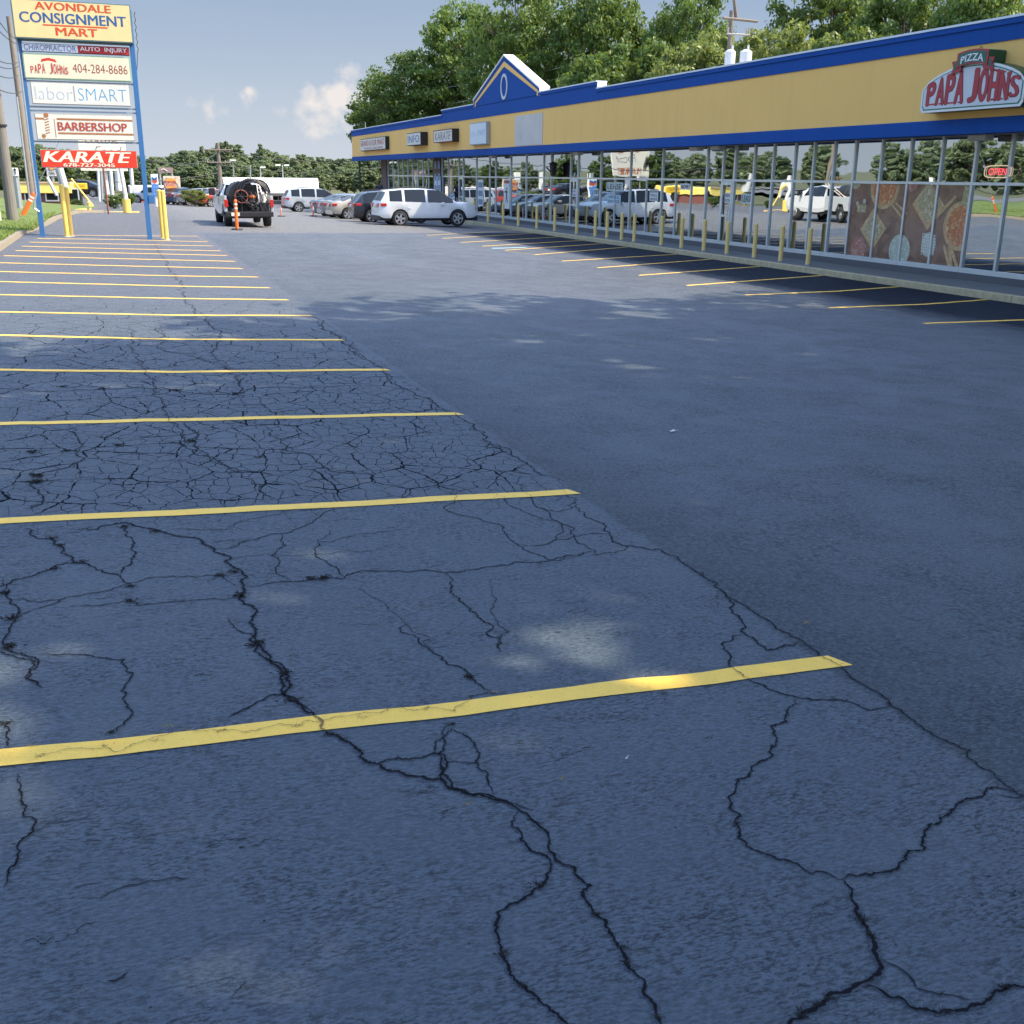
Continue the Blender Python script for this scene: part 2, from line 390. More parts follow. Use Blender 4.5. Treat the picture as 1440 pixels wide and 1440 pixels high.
def grass_mat(name, a, b_):
    m, t, b = new_mat(name)
    co = t.nodes.new('ShaderNodeTexCoord').outputs['Object']
    c = mixc(t, noise(t, .8, 6, .6, co).outputs[0], a, b_); c = mixc(t, mth(t, 'MULTIPLY', noise(t, 12, 4, .7, co).outputs[0], .7), c, tuple(x*.5 for x in a))
    t.links.new(c, b.inputs['Base Color']); b.inputs['Roughness'].default_value = .9
    bn = node(t, 'ShaderNodeBump', {'Distance': .05}); t.links.new(noise(t, 25, 6, .7, co).outputs[0], bn.inputs['Height']); t.links.new(bn.outputs[0], b.inputs['Normal'])
    return m
M_lawn = grass_mat('lawn_soil', (.10, .16, .03), (.20, .25, .06))
M_ground = grass_mat('ground_cover', (.07, .09, .03), (.15, .14, .07))
def leaf_mat(name, a, b_, tr=.35):
    m, t, b = new_mat(name); out = t.nodes['Material Output']
    gi = t.nodes.new('ShaderNodeNewGeometry').outputs['Random Per Island']
    oi = t.nodes.new('ShaderNodeObjectInfo').outputs['Random']
    c = mixc(t, gi, a, b_); c = mixc(t, mth(t, 'MULTIPLY', oi, .45), c, tuple(x*.6 for x in a))
    t.links.new(c, b.inputs['Base Color']); b.inputs['Roughness'].default_value = .5; b.inputs['Specular IOR Level'].default_value = .35
    tl = node(t, 'ShaderNodeBsdfTranslucent'); t.links.new(mixc(t, .5, c, (.25, .30, .03)), tl.inputs[0])
    mx = node(t, 'ShaderNodeMixShader', {0: tr}); t.links.new(b.outputs[0], mx.inputs[1]); t.links.new(tl.outputs[0], mx.inputs[2])
    t.links.new(mx.outputs[0], out.inputs[0]); return m
M_leafA = leaf_mat('oak_leaf', (.055, .125, .026), (.16, .235, .055), .40)
M_leafB = leaf_mat('yellow_green_leaf', (.15, .20, .055), (.30, .34, .11), .42)
M_leafC = leaf_mat('deep_green_leaf', (.04, .085, .02), (.11, .16, .045), .4)
M_pine = leaf_mat('pine_needle', (.13, .19, .10), (.26, .31, .18), .35)
M_bark = mat('bark', (.13, .10, .08), .9, var=.4, scale=4, bump=.02, bscale=15)

# ------------------------------------------------------------------ ground surfaces
def grid_sheet(name, xs, ys, zf, mats, kind='structure', mi=None, smooth=True):
    mb = MB(); n = len(xs)
    vs = [(x, y, zf(x, y)) for y in ys for x in xs]
    fs = [(j*n+i, j*n+i+1, (j+1)*n+i+1, (j+1)*n+i) for j in range(len(ys)-1) for i in range(n-1)]
    mb.add(vs, fs); o = mb.build(name, mats, smooth=smooth); tag(o, kind=kind); return o, mb
def frange(a, b, s):
    n = max(1, int(round((b-a)/s))); return [a+(b-a)*i/n for i in range(n+1)]

gx = [-2000, -600, -200, -90, -50, -30, -20, -14, -11, -8, -7, -5, -2.75, 0, 6, 12, 18.8, 22, 30, 60, 120, 400, 1000, 2500]
gy = [-600, -100, -30, -10, 0, 10, 20, 30, 40, 50, 55, 60, 70, 80, 90, 100, 115, 130, 200, 400, 900, 2500]
def ground_z(x, y):
    z = gz(x, y)-.16
    r = clampf((math.hypot(x-10, y-40)-130)/300, 0, 1)
    return z + 4*r*clampf((y-150)/250, 0, 1)
grid_sheet('ground', gx, gy, ground_z, M_ground)

# cracks traced over the pavement: (points in photo px, width in mm)
def cs(s, ox, oy, pts): return [(ox+u/s, oy+v/s) for u, v in pts]
A_ = lambda *p: cs(1.756, 620, 680, p)
B_ = lambda *p: cs(2.0, 0, 900, p)
D_ = lambda *p: cs(1.756, 0, 580, p)
E_ = lambda *p: cs(2.769, 0, 320, p)
CR = [
 (A_((300,0),(330,45),(375,90),(420,130),(460,155),(500,158),(545,165),(600,200),(650,232),(690,262),(730,290),(760,310),(820,345),(870,380),(930,418),(980,450),(1050,500),(1110,545),(1170,588),(1230,630),(1330,700),(1440,775),(1520,830)), 7),
 ([(435,445),(455,460),(478,479),(510,500),(542,522),(545,535),(585,556),(643,585),(690,625),(740,650),(790,681)], 9),
 (A_((690,262),(715,310),(745,345),(755,375),(790,400),(805,412),(850,400),(880,393)), 9),
 (A_((755,375),(715,390),(697,410),(715,432),(740,470),(800,500),(870,525),(940,535),(1030,548),(1110,545)), 7),
 (A_((870,530),(858,560),(850,580),(815,600),(822,650),(785,690),(760,725),(728,745),(718,790),(730,840),(733,875),(790,912),(880,940),(950,962),(993,978)), 8),
 (A_((993,978),(1040,968),(1100,960),(1150,915),(1190,880),(1230,840),(1270,800),(1340,772),(1440,762)), 9),
 (A_((993,978),(1015,1030),(1040,1080),(1065,1120),(1075,1170),(1085,1190),(1060,1225),(1010,1250),(950,1275),(900,1305),(860,1335),(800,1370)), 15),
 (A_((1040,1245),(1130,1270),(1190,1300),(1230,1310),(1300,1300),(1360,1260),(1400,1243),(1470,1240)), 12),
 (A_((1085,1170),(1150,1210),(1175,1250),(1250,1265),(1310,1275)), 4),
 (A_((20,590),(10,640),(2,680),(0,720),(30,755),(80,770),(130,775),(190,805),(240,845),(265,900),(290,935),(330,950),(370,995),(350,1010),(375,1055),(415,1100),(445,1150),(465,1200),(500,1260),(540,1330),(560,1380)), 11),
 (A_((30,605),(80,640),(97,670),(85,690),(110,710),(125,770)), 6),
 (A_((190,810),(178,850),(210,890),(270,930),(260,980),(240,1000),(200,1030),(140,1060),(135,1110),(150,1165),(170,1215),(210,1250),(260,1290),(310,1335),(340,1380)), 10),
 (A_((15,220),(25,265),(60,300),(90,330),(130,355),(150,395),(148,415)), 7),
 (A_((-70,340),(-30,410),(0,435),(50,455),(75,480),(125,515)), 6),
 (A_((0,0),(35,45),(20,70),(100,90),(140,100),(165,135),(190,150),(270,190),(370,178)), 5),
 (A_((210,20),(240,60),(290,95),(330,130),(370,178)), 5),
 (A_((120,20),(180,60),(290,95),(300,115),(265,150)), 4),
 (A_((330,45),(290,70),(240,60)), 4), (A_((420,130),(330,132),(265,150),(190,150)), 4),
 (A_((460,155),(430,172),(370,178)), 4),
 (B_((640,-60),(720,0),(760,60),(800,95),(800,130),(820,170),(880,205),(920,265),(960,280),(1010,310),(1030,345),(1100,370),(1170,385),(1240,390),(1260,415),(1320,435),(1400,455),(1500,480)), 13),
 (B_((1030,345),(1150,338),(1220,320),(1250,325),(1260,345),(1235,380),(1250,400)), 8),
 (B_((1270,250),(1225,290),(1222,318)), 6), (B_((1260,345),(1310,345),(1350,347)), 4),
 (B_((640,220),(700,190),(770,155),(820,160)), 8),
 (B_((0,30),(40,45),(100,60),(70,105),(120,135)), 7),
 (B_((120,40),(200,42),(280,50),(350,55),(375,95),(355,150),(370,200),(350,240),(320,265)), 6),
 (B_((50,380),(60,430),(65,490),(95,540),(50,590),(30,640),(10,700)), 8),
 (B_((-20,170),(20,235),(25,300)), 8), (B_((95,540),(130,520),(260,500)), 2), (B_((1380,-160),(1400,0),(1410,30)), 3),
 (B_((60,350),(120,325),(240,310),(330,320),(430,280),(520,255),(620,258),(700,262),(830,245),(880,235),(980,218),(1060,210),(1130,195),(1280,205),(1320,160),(1400,150),(1440,160)), 4),
 (B_((270,730),(370,690),(440,680),(540,672)), 3), (B_((300,960),(360,935)), 4), (B_((640,1010),(690,960)), 2),
 (D_((180,290),(240,290),(310,272),(400,295),(480,310),(530,340),(570,380),(595,420),(590,460),(615,520),(630,570),(670,620),(710,650),(705,690),(740,720),(775,745)), 13),
 (D_((-20,440),(0,430),(80,405),(130,385),(210,372),(290,400),(330,430)), 8),
 (D_((60,285),(130,312),(150,330),(180,360),(210,372)), 11),
 (D_((310,272),(325,310),(325,370),(295,400)), 8),
 (D_((530,335),(640,312),(720,295),(780,265),(840,235)), 5), (D_((400,295),(560,290),(700,245),(840,235)), 3),
 (D_((0,460),(100,470),(170,455),(330,420),(430,405),(540,403),(600,430)), 4),
 (D_((160,480),(310,467),(400,470),(500,462),(590,455)), 4),
 (D_((600,435),(700,418),(780,412),(850,410),(960,393),(1050,390),(1200,382),(1310,372),(1440,350),(1480,345)), 6),
 (D_((700,300),(705,330),(670,355),(680,390),(710,415)), 5),
 (D_((785,320),(780,345),(820,380),(850,405)), 6), (D_((830,290),(800,310),(785,320),(900,300),(1000,285)), 3),
 (D_((10,410),(20,460),(40,510),(10,560),(20,590),(60,600),(95,620),(65,660),(105,680)), 8),
 (D_((20,500),(80,490),(160,455)), 4), (D_((560,360),(660,350),(800,352),(1000,320)), 2),
 (D_((95,155),(90,190),(110,215),(60,240)), 9), (D_((470,30),(480,80),(520,120),(600,150),(640,190),(700,215)), 6),
 (D_((880,410),(930,460),(1000,520),(1060,560),(1070,590)), 2),
 (E_((608,55),(625,100),(650,145),(690,200),(710,255),(760,325),(800,365),(860,410),(830,480),(870,530)), 12),
 (E_((0,630),(150,640),(400,630),(560,625),(690,635),(800,650),(920,650),(1010,625),(1200,622),(1440,618)), 9),
 (E_((270,770),(320,850),(330,900),(250,940),(150,960)), 8), (E_((510,370),(520,470),(570,560),(650,700),(720,860),(850,910),(980,950),(1130,970)), 8),
 (E_((620,380),(640,480),(860,530),(950,600)), 6), (E_((1200,340),(1290,410),(1360,460),(1430,520)), 10),
 (E_((940,570),(935,640),(900,655)), 14), (E_((1040,750),(1100,880),(1190,880),(1290,950),(1440,960)), 7), (E_((730,750),(760,850),(740,900)), 8),
 ([(920,310),(900,380),(960,400)] and [(700,401),(760,411),(830,420)], 6), ([(1440,1120),(1425,1122),(1400,1118)], 4),
]
def fractal(pts, rough, lv=4, rng=None):
    for _ in range(lv):
        out = [pts[0]]
        for a, b in zip(pts, pts[1:]):
            dx, dy = b[0]-a[0], b[1]-a[1]; L = math.hypot(dx, dy); k = rng.gauss(0, rough)*min(L, .25)
            out += [((a[0]+b[0])/2-dy/(L+1e-9)*k, (a[1]+b[1])/2+dx/(L+1e-9)*k), b]
        pts = out; 
        if max(math.hypot(b[0]-a[0], b[1]-a[1]) for a, b in zip(pts, pts[1:])) < .012: break
    return pts
# stall lines on the left: centre points from the survey, extended to the kerb
LS = [[(-200,1092),(0,1068),(590,1003),(1176,931)],[(-300,752),(0,733),(400,714),(803,692)],[(-260,604),(0,596.3),(520,584.7),(643,582)],
 [(-200,521),(0,520.4),(253,523.3),(542,520)],[(-160,468),(0,471.7),(253,477.5),(478.5,478.2)],[(-110,437),(0,438.8),(253,443.5),(435,443.9)],
 [(-80,413),(0,414.6),(253,420),(402.7,421.8)],[(-50,395),(0,396.2),(253,402.7),(377.4,404.9)],[(-22,381.6),(0,382.1),(253,388.3),(361,389.7)],
 [(-8,369.5),(170,374),(339.5,377.8)],[(5.4,359.7),(170,364),(328.6,367.7)],[(21.7,352.5),(170,356),(317.8,359.4)],[(30.7,346.4),(170,350),(308.8,352.9)],
 [(41.5,340.6),(170,343.5),(298,346)],[(52.4,335.5),(170,337),(290.7,340.2)],[(66,330.5),(170,331.6),(277,332.3)]]
W_LINE = .115
STR = []
for L in LS: STR.append([onG(*p) for p in L])
def in_stripe(x, y):
    for P in STR[:4]:
        for a, b in zip(P, P[1:]):
            if a[0] <= x <= b[0]:
                yc = a[1]+(b[1]-a[1])*(x-a[0])/(b[0]-a[0])
                if abs(y-yc) < W_LINE/2+.004: return True
    return False
rng = random.Random(5)
crack = MB(); scr = MB(); margin = MB()
def ribbon(pts, wmm):
    P = [onG(*p) for p in pts]
    P = fractal(P, .115, 6, rng)
    n = len(P); wob = rng.random()*9
    Lq = []; Rq = []
    for i, (x, y) in enumerate(P):
        a = P[max(0, i-1)]; b = P[min(n-1, i+1)]; dx, dy = b[0]-a[0], b[1]-a[1]; l = math.hypot(dx, dy)+1e-9
        s = i/(n-1); tp = min(1, 8*s+.15, 8*(1-s)+.15)
        w_ = wmm/1000*.36*tp*(.45+.75*abs(math.sin(i*.37+wob)*math.cos(i*.113+wob*2))+.7*rng.random()**2)
        Lq.append((x-dy/l*w_, y+dx/l*w_)); Rq.append((x+dy/l*w_, y-dx/l*w_))
    mo = [rng.uniform(1.2, 3.2) for _ in P]; mp = [rng.uniform(1.2, 3.2) for _ in P]
    for i in range(n-1):
        if in_stripe(*P[i]) or in_stripe(*P[i+1]): continue
        def ex(Q, k, f): return (P[k][0]+(Q[k][0]-P[k][0])*f, P[k][1]+(Q[k][1]-P[k][1])*f)
        q = [ex(Lq, i, mo[i]), ex(Rq, i, mp[i]), ex(Rq, i+1, mp[i+1]), ex(Lq, i+1, mo[i+1])]
        margin.add([(x, y, gz(x, y)+.0018) for x, y in q], [(0, 1, 2, 3)])
    for i in range(n-1):
        on = in_stripe(*P[i])
        h = .0085 if on else .0035
        q = [Lq[i], Rq[i], Rq[i+1], Lq[i+1]]
        k = .7 if on else 1
        if on:
            cx = sum(p[0] for p in q)/4; cy = sum(p[1] for p in q)/4
        (scr if on else crack).add([(x, y, gz(x, y)+h) for x, y in q], [(0, 1, 2, 3)])
for pts, wmm in CR: ribbon(pts, wmm)
# short random fissures over the strip
for _ in range(80):
    x = rng.uniform(-1.3, 2.6); y = rng.uniform(2.0, 6.2) if rng.random() < .55 else rng.uniform(6.2, 22)
    L = rng.uniform(.04, .25); a = rng.gauss(0, .5); P = [(x, y), (x+L*math.cos(a), y+L*math.sin(a))]
    P = fractal(P, .25, 5, rng)
    for i in range(len(P)-1):
        (x0, y0), (x1, y1) = P[i], P[i+1]; w_ = .0008+.0012*rng.random()
        crack.add([(x0, y0-w_, gz(x0, y0)+.003), (x1, y1-w_, gz(x1, y1)+.003), (x1, y1+w_, gz(x1, y1)+.003), (x0, y0+w_, gz(x0, y0)+.003)], [(0, 1, 2, 3)])
# lot: sheet plus the crack faces joined into the same mesh
lot = MB()
xs = [-2.72, -1, 1, 2.75, 5, 8, 11, 14, 17, 18.72]; ys = frange(-14, 60, 2)+frange(62, 118, 4)
n_ = len(xs)
lot.add([(x, y, gz(x, y)) for y in ys for x in xs], [(j*n_+i, j*n_+i+1, (j+1)*n_+i+1, (j+1)*n_+i) for j in range(len(ys)-1) for i in range(n_-1)], 0)
lot.add(crack.v, crack.f, 1); lot.add(margin.v, margin.f, 2)
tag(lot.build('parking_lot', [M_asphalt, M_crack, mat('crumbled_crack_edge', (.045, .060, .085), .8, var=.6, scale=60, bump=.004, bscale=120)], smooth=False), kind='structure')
ORD = ['first','second','third','fourth','fifth','sixth','seventh','eighth','ninth','tenth','eleventh','twelfth','thirteenth','fourteenth','fifteenth','sixteenth','seventeenth','eighteenth','nineteenth','twentieth','twenty-first','twenty-second','twenty-third','twenty-fourth','twenty-fifth','twenty-sixth','twenty-seventh','twenty-eighth','twenty-ninth','thirtieth']
def line_mesh(mb, P, w_, h=.004, wav=.006, tip=.05):
    Q = []
    for a, b in zip(P, P[1:]):
        n = max(1, int(math.hypot(b[0]-a[0], b[1]-a[1])/.15))
        Q += [(a[0]+(b[0]-a[0])*i/n, a[1]+(b[1]-a[1])*i/n) for i in range(n)]
    Q.append(P[-1])
    up = []; dn = []
    for i, (x, y) in enumerate(Q):
        j = rng.gauss(0, wav); e = rng.gauss(0, .0022); e2 = rng.gauss(0, .0022)
        j = .5*j+.006*math.sin(i*.9)
        up.append((x, y+w_/2+j+e)); dn.append((x, y-w_/2+j+e2))
    dn[-1] = (dn[-1][0]+tip, dn[-1][1]); 
    vs = [(x, y, gz(x, y)+h) for x, y in up+dn]; n = len(Q)
    mb.add(vs, [(n+i, n+i+1, i+1, i) for i in range(n-1)])
for k, P in enumerate(STR):
    mb = MB(); 
    if P[0][0] > -2.6: P[0] = (max(P[0][0], -2.6), P[0][1])
    line_mesh(mb, P, W_LINE if k < 9 else .12, wav=.010 if k > 1 else .004)
    if k == 14: line_mesh(mb, [onG(277,333.5), onG(290.5,340)], .12)
    if k == 0: 
        mb.add(scr.v, scr.f, 1)
        tag(mb.build('parking_line', [M_stripe, M_scrack]), kind='structure')
    else: tag(mb.build('parking_line', [M_stripe]), kind='structure')
RS = [[(1299,455),(1440,450),(1560,444)],[(1165.6,433),(1300,428),(1438,422)],[(1048.8,415),(1180,409.5),(1311,404)],[(965.6,401.7),(1213,388.6)],[(898.4,387.4),(1124.6,376)],
 [(840.6,376.7),(1055,366)],[(790.6,367.3),(991,358.7)],[(752,358.3),(938,349)],[(710.4,352),(887.5,343.7)],[(678,346.3),(845.8,339)],[(648,341),(808,334)],[(622,335.4),(775,329)],[(600,331),(746,325)]]
for k, L in enumerate(RS):
    P = [onG(*p) for p in L]; P = [(min(x, 18.6), y) for x, y in P]
    mb = MB(); line_mesh(mb, P, .115, wav=.012)
    if k == 7: line_mesh(mb, [onG(710.4,352.5), onG(752,358.8)], .12)
    tag(mb.build('parking_line', [M_stripe]), kind='structure')
mb = MB(); line_mesh(mb, [onG(692,349.3), onG(739,348.2)], .25, wav=.01)
tag(mb.build('parking_symbol', [mat('pale_blue_marking', (.35, .55, .60), .6)]), kind='structure')
# small weeds growing out of the cracks, coated with sealer
wd = MB()
tufts = [(B_((725,8))[0],1.5),(B_((800,95))[0],1.4),(B_((820,172))[0],1.6),(B_((25,18))[0],1.6),(B_((20,235))[0],1.3),(B_((930,268))[0],1.0),(B_((960,280))[0],1.1),(B_((680,587))[0],.5),(B_((1270,240))[0],1.2),(B_((310,262))[0],1.0),
 (A_((730,840))[0],.9),(A_((1040,1080))[0],1.0),(A_((1060,1115))[0],1.0),(A_((243,995))[0],1.1),(A_((150,1165))[0],1.0),(A_((205,1245))[0],.9),(A_((70,480))[0],1.2),(A_((385,1065))[0],1.0),(A_((450,1150))[0],.9),(A_((460,1185))[0],.9),(A_((535,1320))[0],.9),(A_((930,1290))[0],1.0),(A_((890,1315))[0],1.1),(A_((960,1275))[0],.9),(A_((1390,1245))[0],1.0),(A_((1250,1308))[0],.8),(A_((820,650))[0],.7),(A_((1105,545))[0],.6),
 (D_((592,455))[0],2.2),(D_((580,395))[0],1.8),(D_((632,575))[0],2.2),(D_((318,467))[0],1.6),(D_((540,403))[0],1.6),(D_((325,430))[0],1.4),(D_((150,330))[0],1.6),(D_((130,312))[0],1.4),(D_((92,158))[0],2.4),(D_((92,172))[0],2.4),(D_((10,448))[0],1.8),(D_((30,510))[0],2.0),(D_((20,582))[0],1.9),(D_((800,411))[0],2.0),(D_((770,413))[0],1.8),(D_((205,370))[0],1.4),(D_((385,295))[0],1.6),(D_((300,285))[0],1.6),(D_((135,388))[0],1.4),(D_((705,645))[0],1.6),(D_((1160,655))[0],1.4),
 (E_((915,650))[0],2.6),(E_((245,622))[0],2.2),(E_((395,630))[0],2.0),(E_((690,637))[0],2.2),(E_((125,877))[0],2.6),(E_((260,872))[0],2.0),(E_((145,968))[0],2.6),(E_((140,995))[0],2.4),(E_((465,850))[0],2.0),(E_((745,835))[0],2.4),(E_((1010,897))[0],1.6)]
for (p, s) in tufts:
    cx, cy = onG(*p)
    s *= .78
    for _ in range(34):
        a = rng.uniform(0, 6.283); r = abs(rng.gauss(0, .010*s)); l = rng.uniform(.005, .020)*s; x, y = cx+r*math.cos(a)*1.5, cy+r*math.sin(a); b_ = rng.uniform(0, 6.283)
        dx, dy = math.cos(b_)*l, math.sin(b_)*l; w_ = .0022*s; z = gz(x, y)+.003
        wd.add([(x-w_*math.sin(b_), y+w_*math.cos(b_), z), (x+w_*math.sin(b_), y-w_*math.cos(b_), z), (x+dx*.6, y+dy*.6, z+l*.45), (x+dx, y+dy, z+l*.35)], [(0, 1, 2), (0, 2, 3)])
tag(wd.build('weeds', mat('sealer_coated_weed', (.014, .016, .016), .8)), 'small black tar-coated weeds sprouting from the pavement cracks', 'weeds', kind='stuff')
# a few weeds on the near yellow line, half painted yellow
wd = MB()
for (u, v) in [(90,300),(112,330),(445,285),(620,258),(835,245),(1200,195),(1020,220),(300,300),(1390,150),(480,245)]:
    cx, cy = onG(*B_((u, v))[0])
    for _ in range(14):
        b_ = rng.uniform(0, 6.283); l = rng.uniform(.008, .024); x, y = cx+rng.gauss(0, .01), cy+rng.gauss(0, .005); z = gz(x, y)+.005
        wd.add([(x-.0012*math.sin(b_), y+.0012*math.cos(b_), z), (x+.0012*math.sin(b_), y-.0012*math.cos(b_), z), (x+math.cos(b_)*l, y+math.sin(b_)*l, z+l*.35)], [(0, 1, 2)])
tag(wd.build('painted_weeds', mat('yellow_coated_weed', (.30, .24, .06), .8)), 'tiny yellow painted weed sprigs on the nearest yellow line', 'weeds', kind='stuff')

# left kerb and grass verge
kp = [(-2.72, y) for y in frange(-14, 36, 2)]+[(-2.62, 38), (-2.45, 40.5), (-2.35, 44), (-2.25, 48.5), (-2.0, 52), (-1.7, 56), (-1.2, 58), (-.6, 59)]
mb = MB()
for (x0, y0), (x1, y1) in zip(kp, kp[1:]):
    mb.add([(x0, y0, gz(x0, y0)), (x1, y1, gz(x1, y1)), (x1-.02, y1, gz(x1, y1)+.13), (x0-.02, y0, gz(x0, y0)+.13), (x0-.17, y0, gz(x0, y0)+.13), (x1-.17, y1, gz(x1, y1)+.13)], [(0, 1, 2, 3), (3, 2, 5, 4)])
tag(mb.build('verge_kerb', mat('dirty_kerb', (.22, .19, .14), .9, var=.3, scale=6, dirt=.6)), kind='structure')
mb = MB(); cols = [0, .6, 1.4, 2.4, 3.6, 5, 7]
ky = kp; n_ = len(cols)
vs = []
for (x, y) in ky:
    for c_ in cols:
        xx = x-.17-c_; vs.append((xx, y, -SL*(-2.75)+.135+.10*min(c_, 5.0)+.03*math.sin(xx*1.7+y*.6)*min(1, c_)))
mb.add(vs, [(j*n_+i+1, j*n_+i, (j+1)*n_+i, (j+1)*n_+i+1) for j in range(len(ky)-1) for i in range(n_-1)])
tag(mb.build('grass_verge', M_lawn, smooth=True), kind='structure')
def verge_z(x, y): return SL*2.75+.135+.10*clampf(-2.9-x, 0, 5)+.03*math.sin(x*1.7+y*.6)*clampf(-2.9-x, 0, 1)
gb = MB()
for _ in range(26000):
    y = 20+40*rng.random()**1.1; x = -2.85-rng.random()*3.5
    if y > 36: x += .4
    a = rng.uniform(0, 6.283); h = rng.uniform(.03, .09); z = verge_z(x, y)-.01; w_ = .009+.0003*y
    dx, dy = math.cos(a)*w_, math.sin(a)*w_
    gb.add([(x-dx, y-dy, z), (x+dx, y+dy, z), (x+rng.gauss(0, .03), y+rng.gauss(0, .03), z+h)], [(0, 1, 2)])
tag(gb.build('grass', leaf_mat('grass_blade', (.13, .21, .03), (.27, .33, .08), .3)), 'short sunlit green grass on the verge under the pylon sign', 'grass', kind='stuff')
# side street beyond the verge and the cross street beyond the lot
grid_sheet('side_street', [-22, -18, -14, -10], frange(-40, 200, 12), lambda x, y: ground_z(x, y)+.30 if y < 140 else ground_z(x, y)+.25, mat('street_asphalt', (.12, .118, .115), .85, var=.2, scale=1, bump=.003))
def street_z(x, y): return gz(x, y)+.012
grid_sheet('cross_street', [-60, -30, -12, -6, -2, 2, 6, 12, 18.8, 30, 60, 90], [118.2, 122, 128, 134], lambda x, y: gz(x, 116)+.01, MATS['street_asphalt'])

# ------------------------------------------------------------------ strip mall
XF, XW, XK = 19.27, 20.4, 18.75
SOF, BT, YT, RT, RM2 = 2.99, 3.34, 4.95, 5.41, 5.68
Y0, YE, YWE = 13.0, 93.2, 87.1
def wall_mat(name, base, stain, pale):
    m, t, b = new_mat(name); co = t.nodes.new('ShaderNodeTexCoord').outputs['Object']
    st = node(t, 'ShaderNodeMapping', {0: co, 'Scale': (1, 2.2, .22)})
    f1 = mth(t, 'MULTIPLY', mth(t, 'SUBTRACT', noise(t, 1.6, 6, .65, st.outputs[0]).outputs[0], .50, clamp=True), 3.2, clamp=True)
    c = mixc(t, noise(t, .5, 3, .5, co).outputs[0], tuple(x*.95 for x in base), tuple(min(1, x*1.04) for x in base))
    c = mixc(t, mth(t, 'MULTIPLY', f1, .38), c, stain)
    st2 = node(t, 'ShaderNodeMapping', {0: co, 'Scale': (1, 1.4, .5)})
    f2 = mth(t, 'MULTIPLY', mth(t, 'SUBTRACT', noise(t, 3.4, 5, .7, st2.outputs[0]).outputs[0], .66, clamp=True), 12, clamp=True)
    c = mixc(t, mth(t, 'MULTIPLY', f2, .5), c, pale)
    s_ = node(t, 'ShaderNodeSeparateXYZ', {0: co}); jt = mth(t, 'LESS_THAN', mth(t, 'ABSOLUTE', mth(t, 'SUBTRACT', mth(t, 'FRACT', mth(t, 'DIVIDE', s_.outputs[1], 2.44)), .5)), .003)
    c = mixc(t, mth(t, 'MULTIPLY', jt, .25), c, stain)
    t.links.new(c, b.inputs['Base Color']); b.inputs['Roughness'].default_value = .75; b.inputs['Specular IOR Level'].default_value = .2
    bn = node(t, 'ShaderNodeBump', {'Distance': .006}); t.links.new(mth(t, 'ADD', noise(t, 1.2, 2, .5, co).outputs[0], mth(t, 'MULTIPLY', noise(t, 80, 3, .6, co).outputs[0], .3)), bn.inputs['Height']); t.links.new(bn.outputs[0], b.inputs['Normal'])
    return m
M_stucco = wall_mat('ochre_stucco', (.92, .555, .175), (.70, .45, .17), (.80, .66, .42))
M_blue = wall_mat('blue_fascia_paint', (.010, .074, .31), (.012, .045, .17), (.10, .18, .38))
M_cap = mat('white_metal_coping', (.72, .76, .80), .35, .2)
M_brick = None
def brick_mat():
    m, t, b = new_mat('brown_brick')
    co = t.nodes.new('ShaderNodeTexCoord').outputs['Object']
    s = node(t, 'ShaderNodeSeparateXYZ', {0: co}); cb = node(t, 'ShaderNodeCombineXYZ', {0: mth(t, 'ADD', s.outputs[0], s.outputs[1]), 1: s.outputs[2]})
    br = node(t, 'ShaderNodeTexBrick', {0: cb.outputs[0], 'Color1': (.15, .06, .045, 1), 'Color2': (.10, .045, .035, 1), 'Mortar': (.2, .18, .16, 1), 'Scale': 1.0, 'Brick Width': .22, 'Row Height': .075, 'Mortar Size': .008})
    t.links.new(br.outputs[0], b.inputs['Base Color']); b.inputs['Roughness'].default_value = .85; return m
M_brick = brick_mat()
M_frame = mat('aluminium_frame', (.68, .72, .72), .35, .5)
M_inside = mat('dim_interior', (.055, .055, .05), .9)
# sidewalk
mb = MB()
for a, b in zip(frange(Y0-6, YE+4, 4), frange(Y0-6, YE+4, 4)[1:]):
    zb = min(gz(XK, a), gz(XK, b))-.1
    mb.box(XK, XK+.16, a, b-.012, zb, -.515, 1)
    mb.box(XK+.16, XW+.3, a, b-.006, -1.4, -.505, 0)
sw = mb.build('sidewalk', [mat('sidewalk_concrete', (.16, .155, .15), .9, var=.2, scale=3, bump=.003, dirt=.4), mat('worn_kerb_concrete', (.50, .41, .25), .9, var=.4, scale=7, bump=.012, bscale=25, dirt=.9)], bevel=.015)
tag(sw, kind='structure')

mall = thing('strip_mall', (XW, 50, -.5), 'long single-storey strip mall with ochre and blue fascia and a wall of storefront glass', 'building')
mb = MB()     # fascia: ochre field and blue bands
mb.box(XF, XF+.45, Y0, YE, BT, YT, 0)
fas = mb.build('fascia', [M_stucco], mall)
mb = MB(); mb.box(XF-.035, XF+.45, Y0, YE+.035, SOF, BT-.001, 0); mb.build('lower_band', [M_blue], mall, bevel=.01)
mb = MB()
mb.box(XF-.03, XF+.4, Y0, 43.0, YT+.001, RT-.12, 0); mb.box(XF-.07, XF+.4, Y0, 43.0, RT-.12, RT, 0)
mb.box(XF-.03, XF+.4, 65.9, YE+.03, YT+.001, RT-.12, 0); mb.box(XF-.07, XF+.4, 65.9, YE+.07, RT-.12, RT, 0)
mb.box(XF-.03, XF+.4, 43.0, 65.9, YT+.001, RM2-.12, 0); mb.box(XF-.07, XF+.4, 43.0, 49.6, RM2-.12, RM2, 0); mb.box(XF-.07, XF+.4, 59.5, 65.9, RM2-.12, RM2, 0)
mb.build('upper_band', [M_blue], mall)
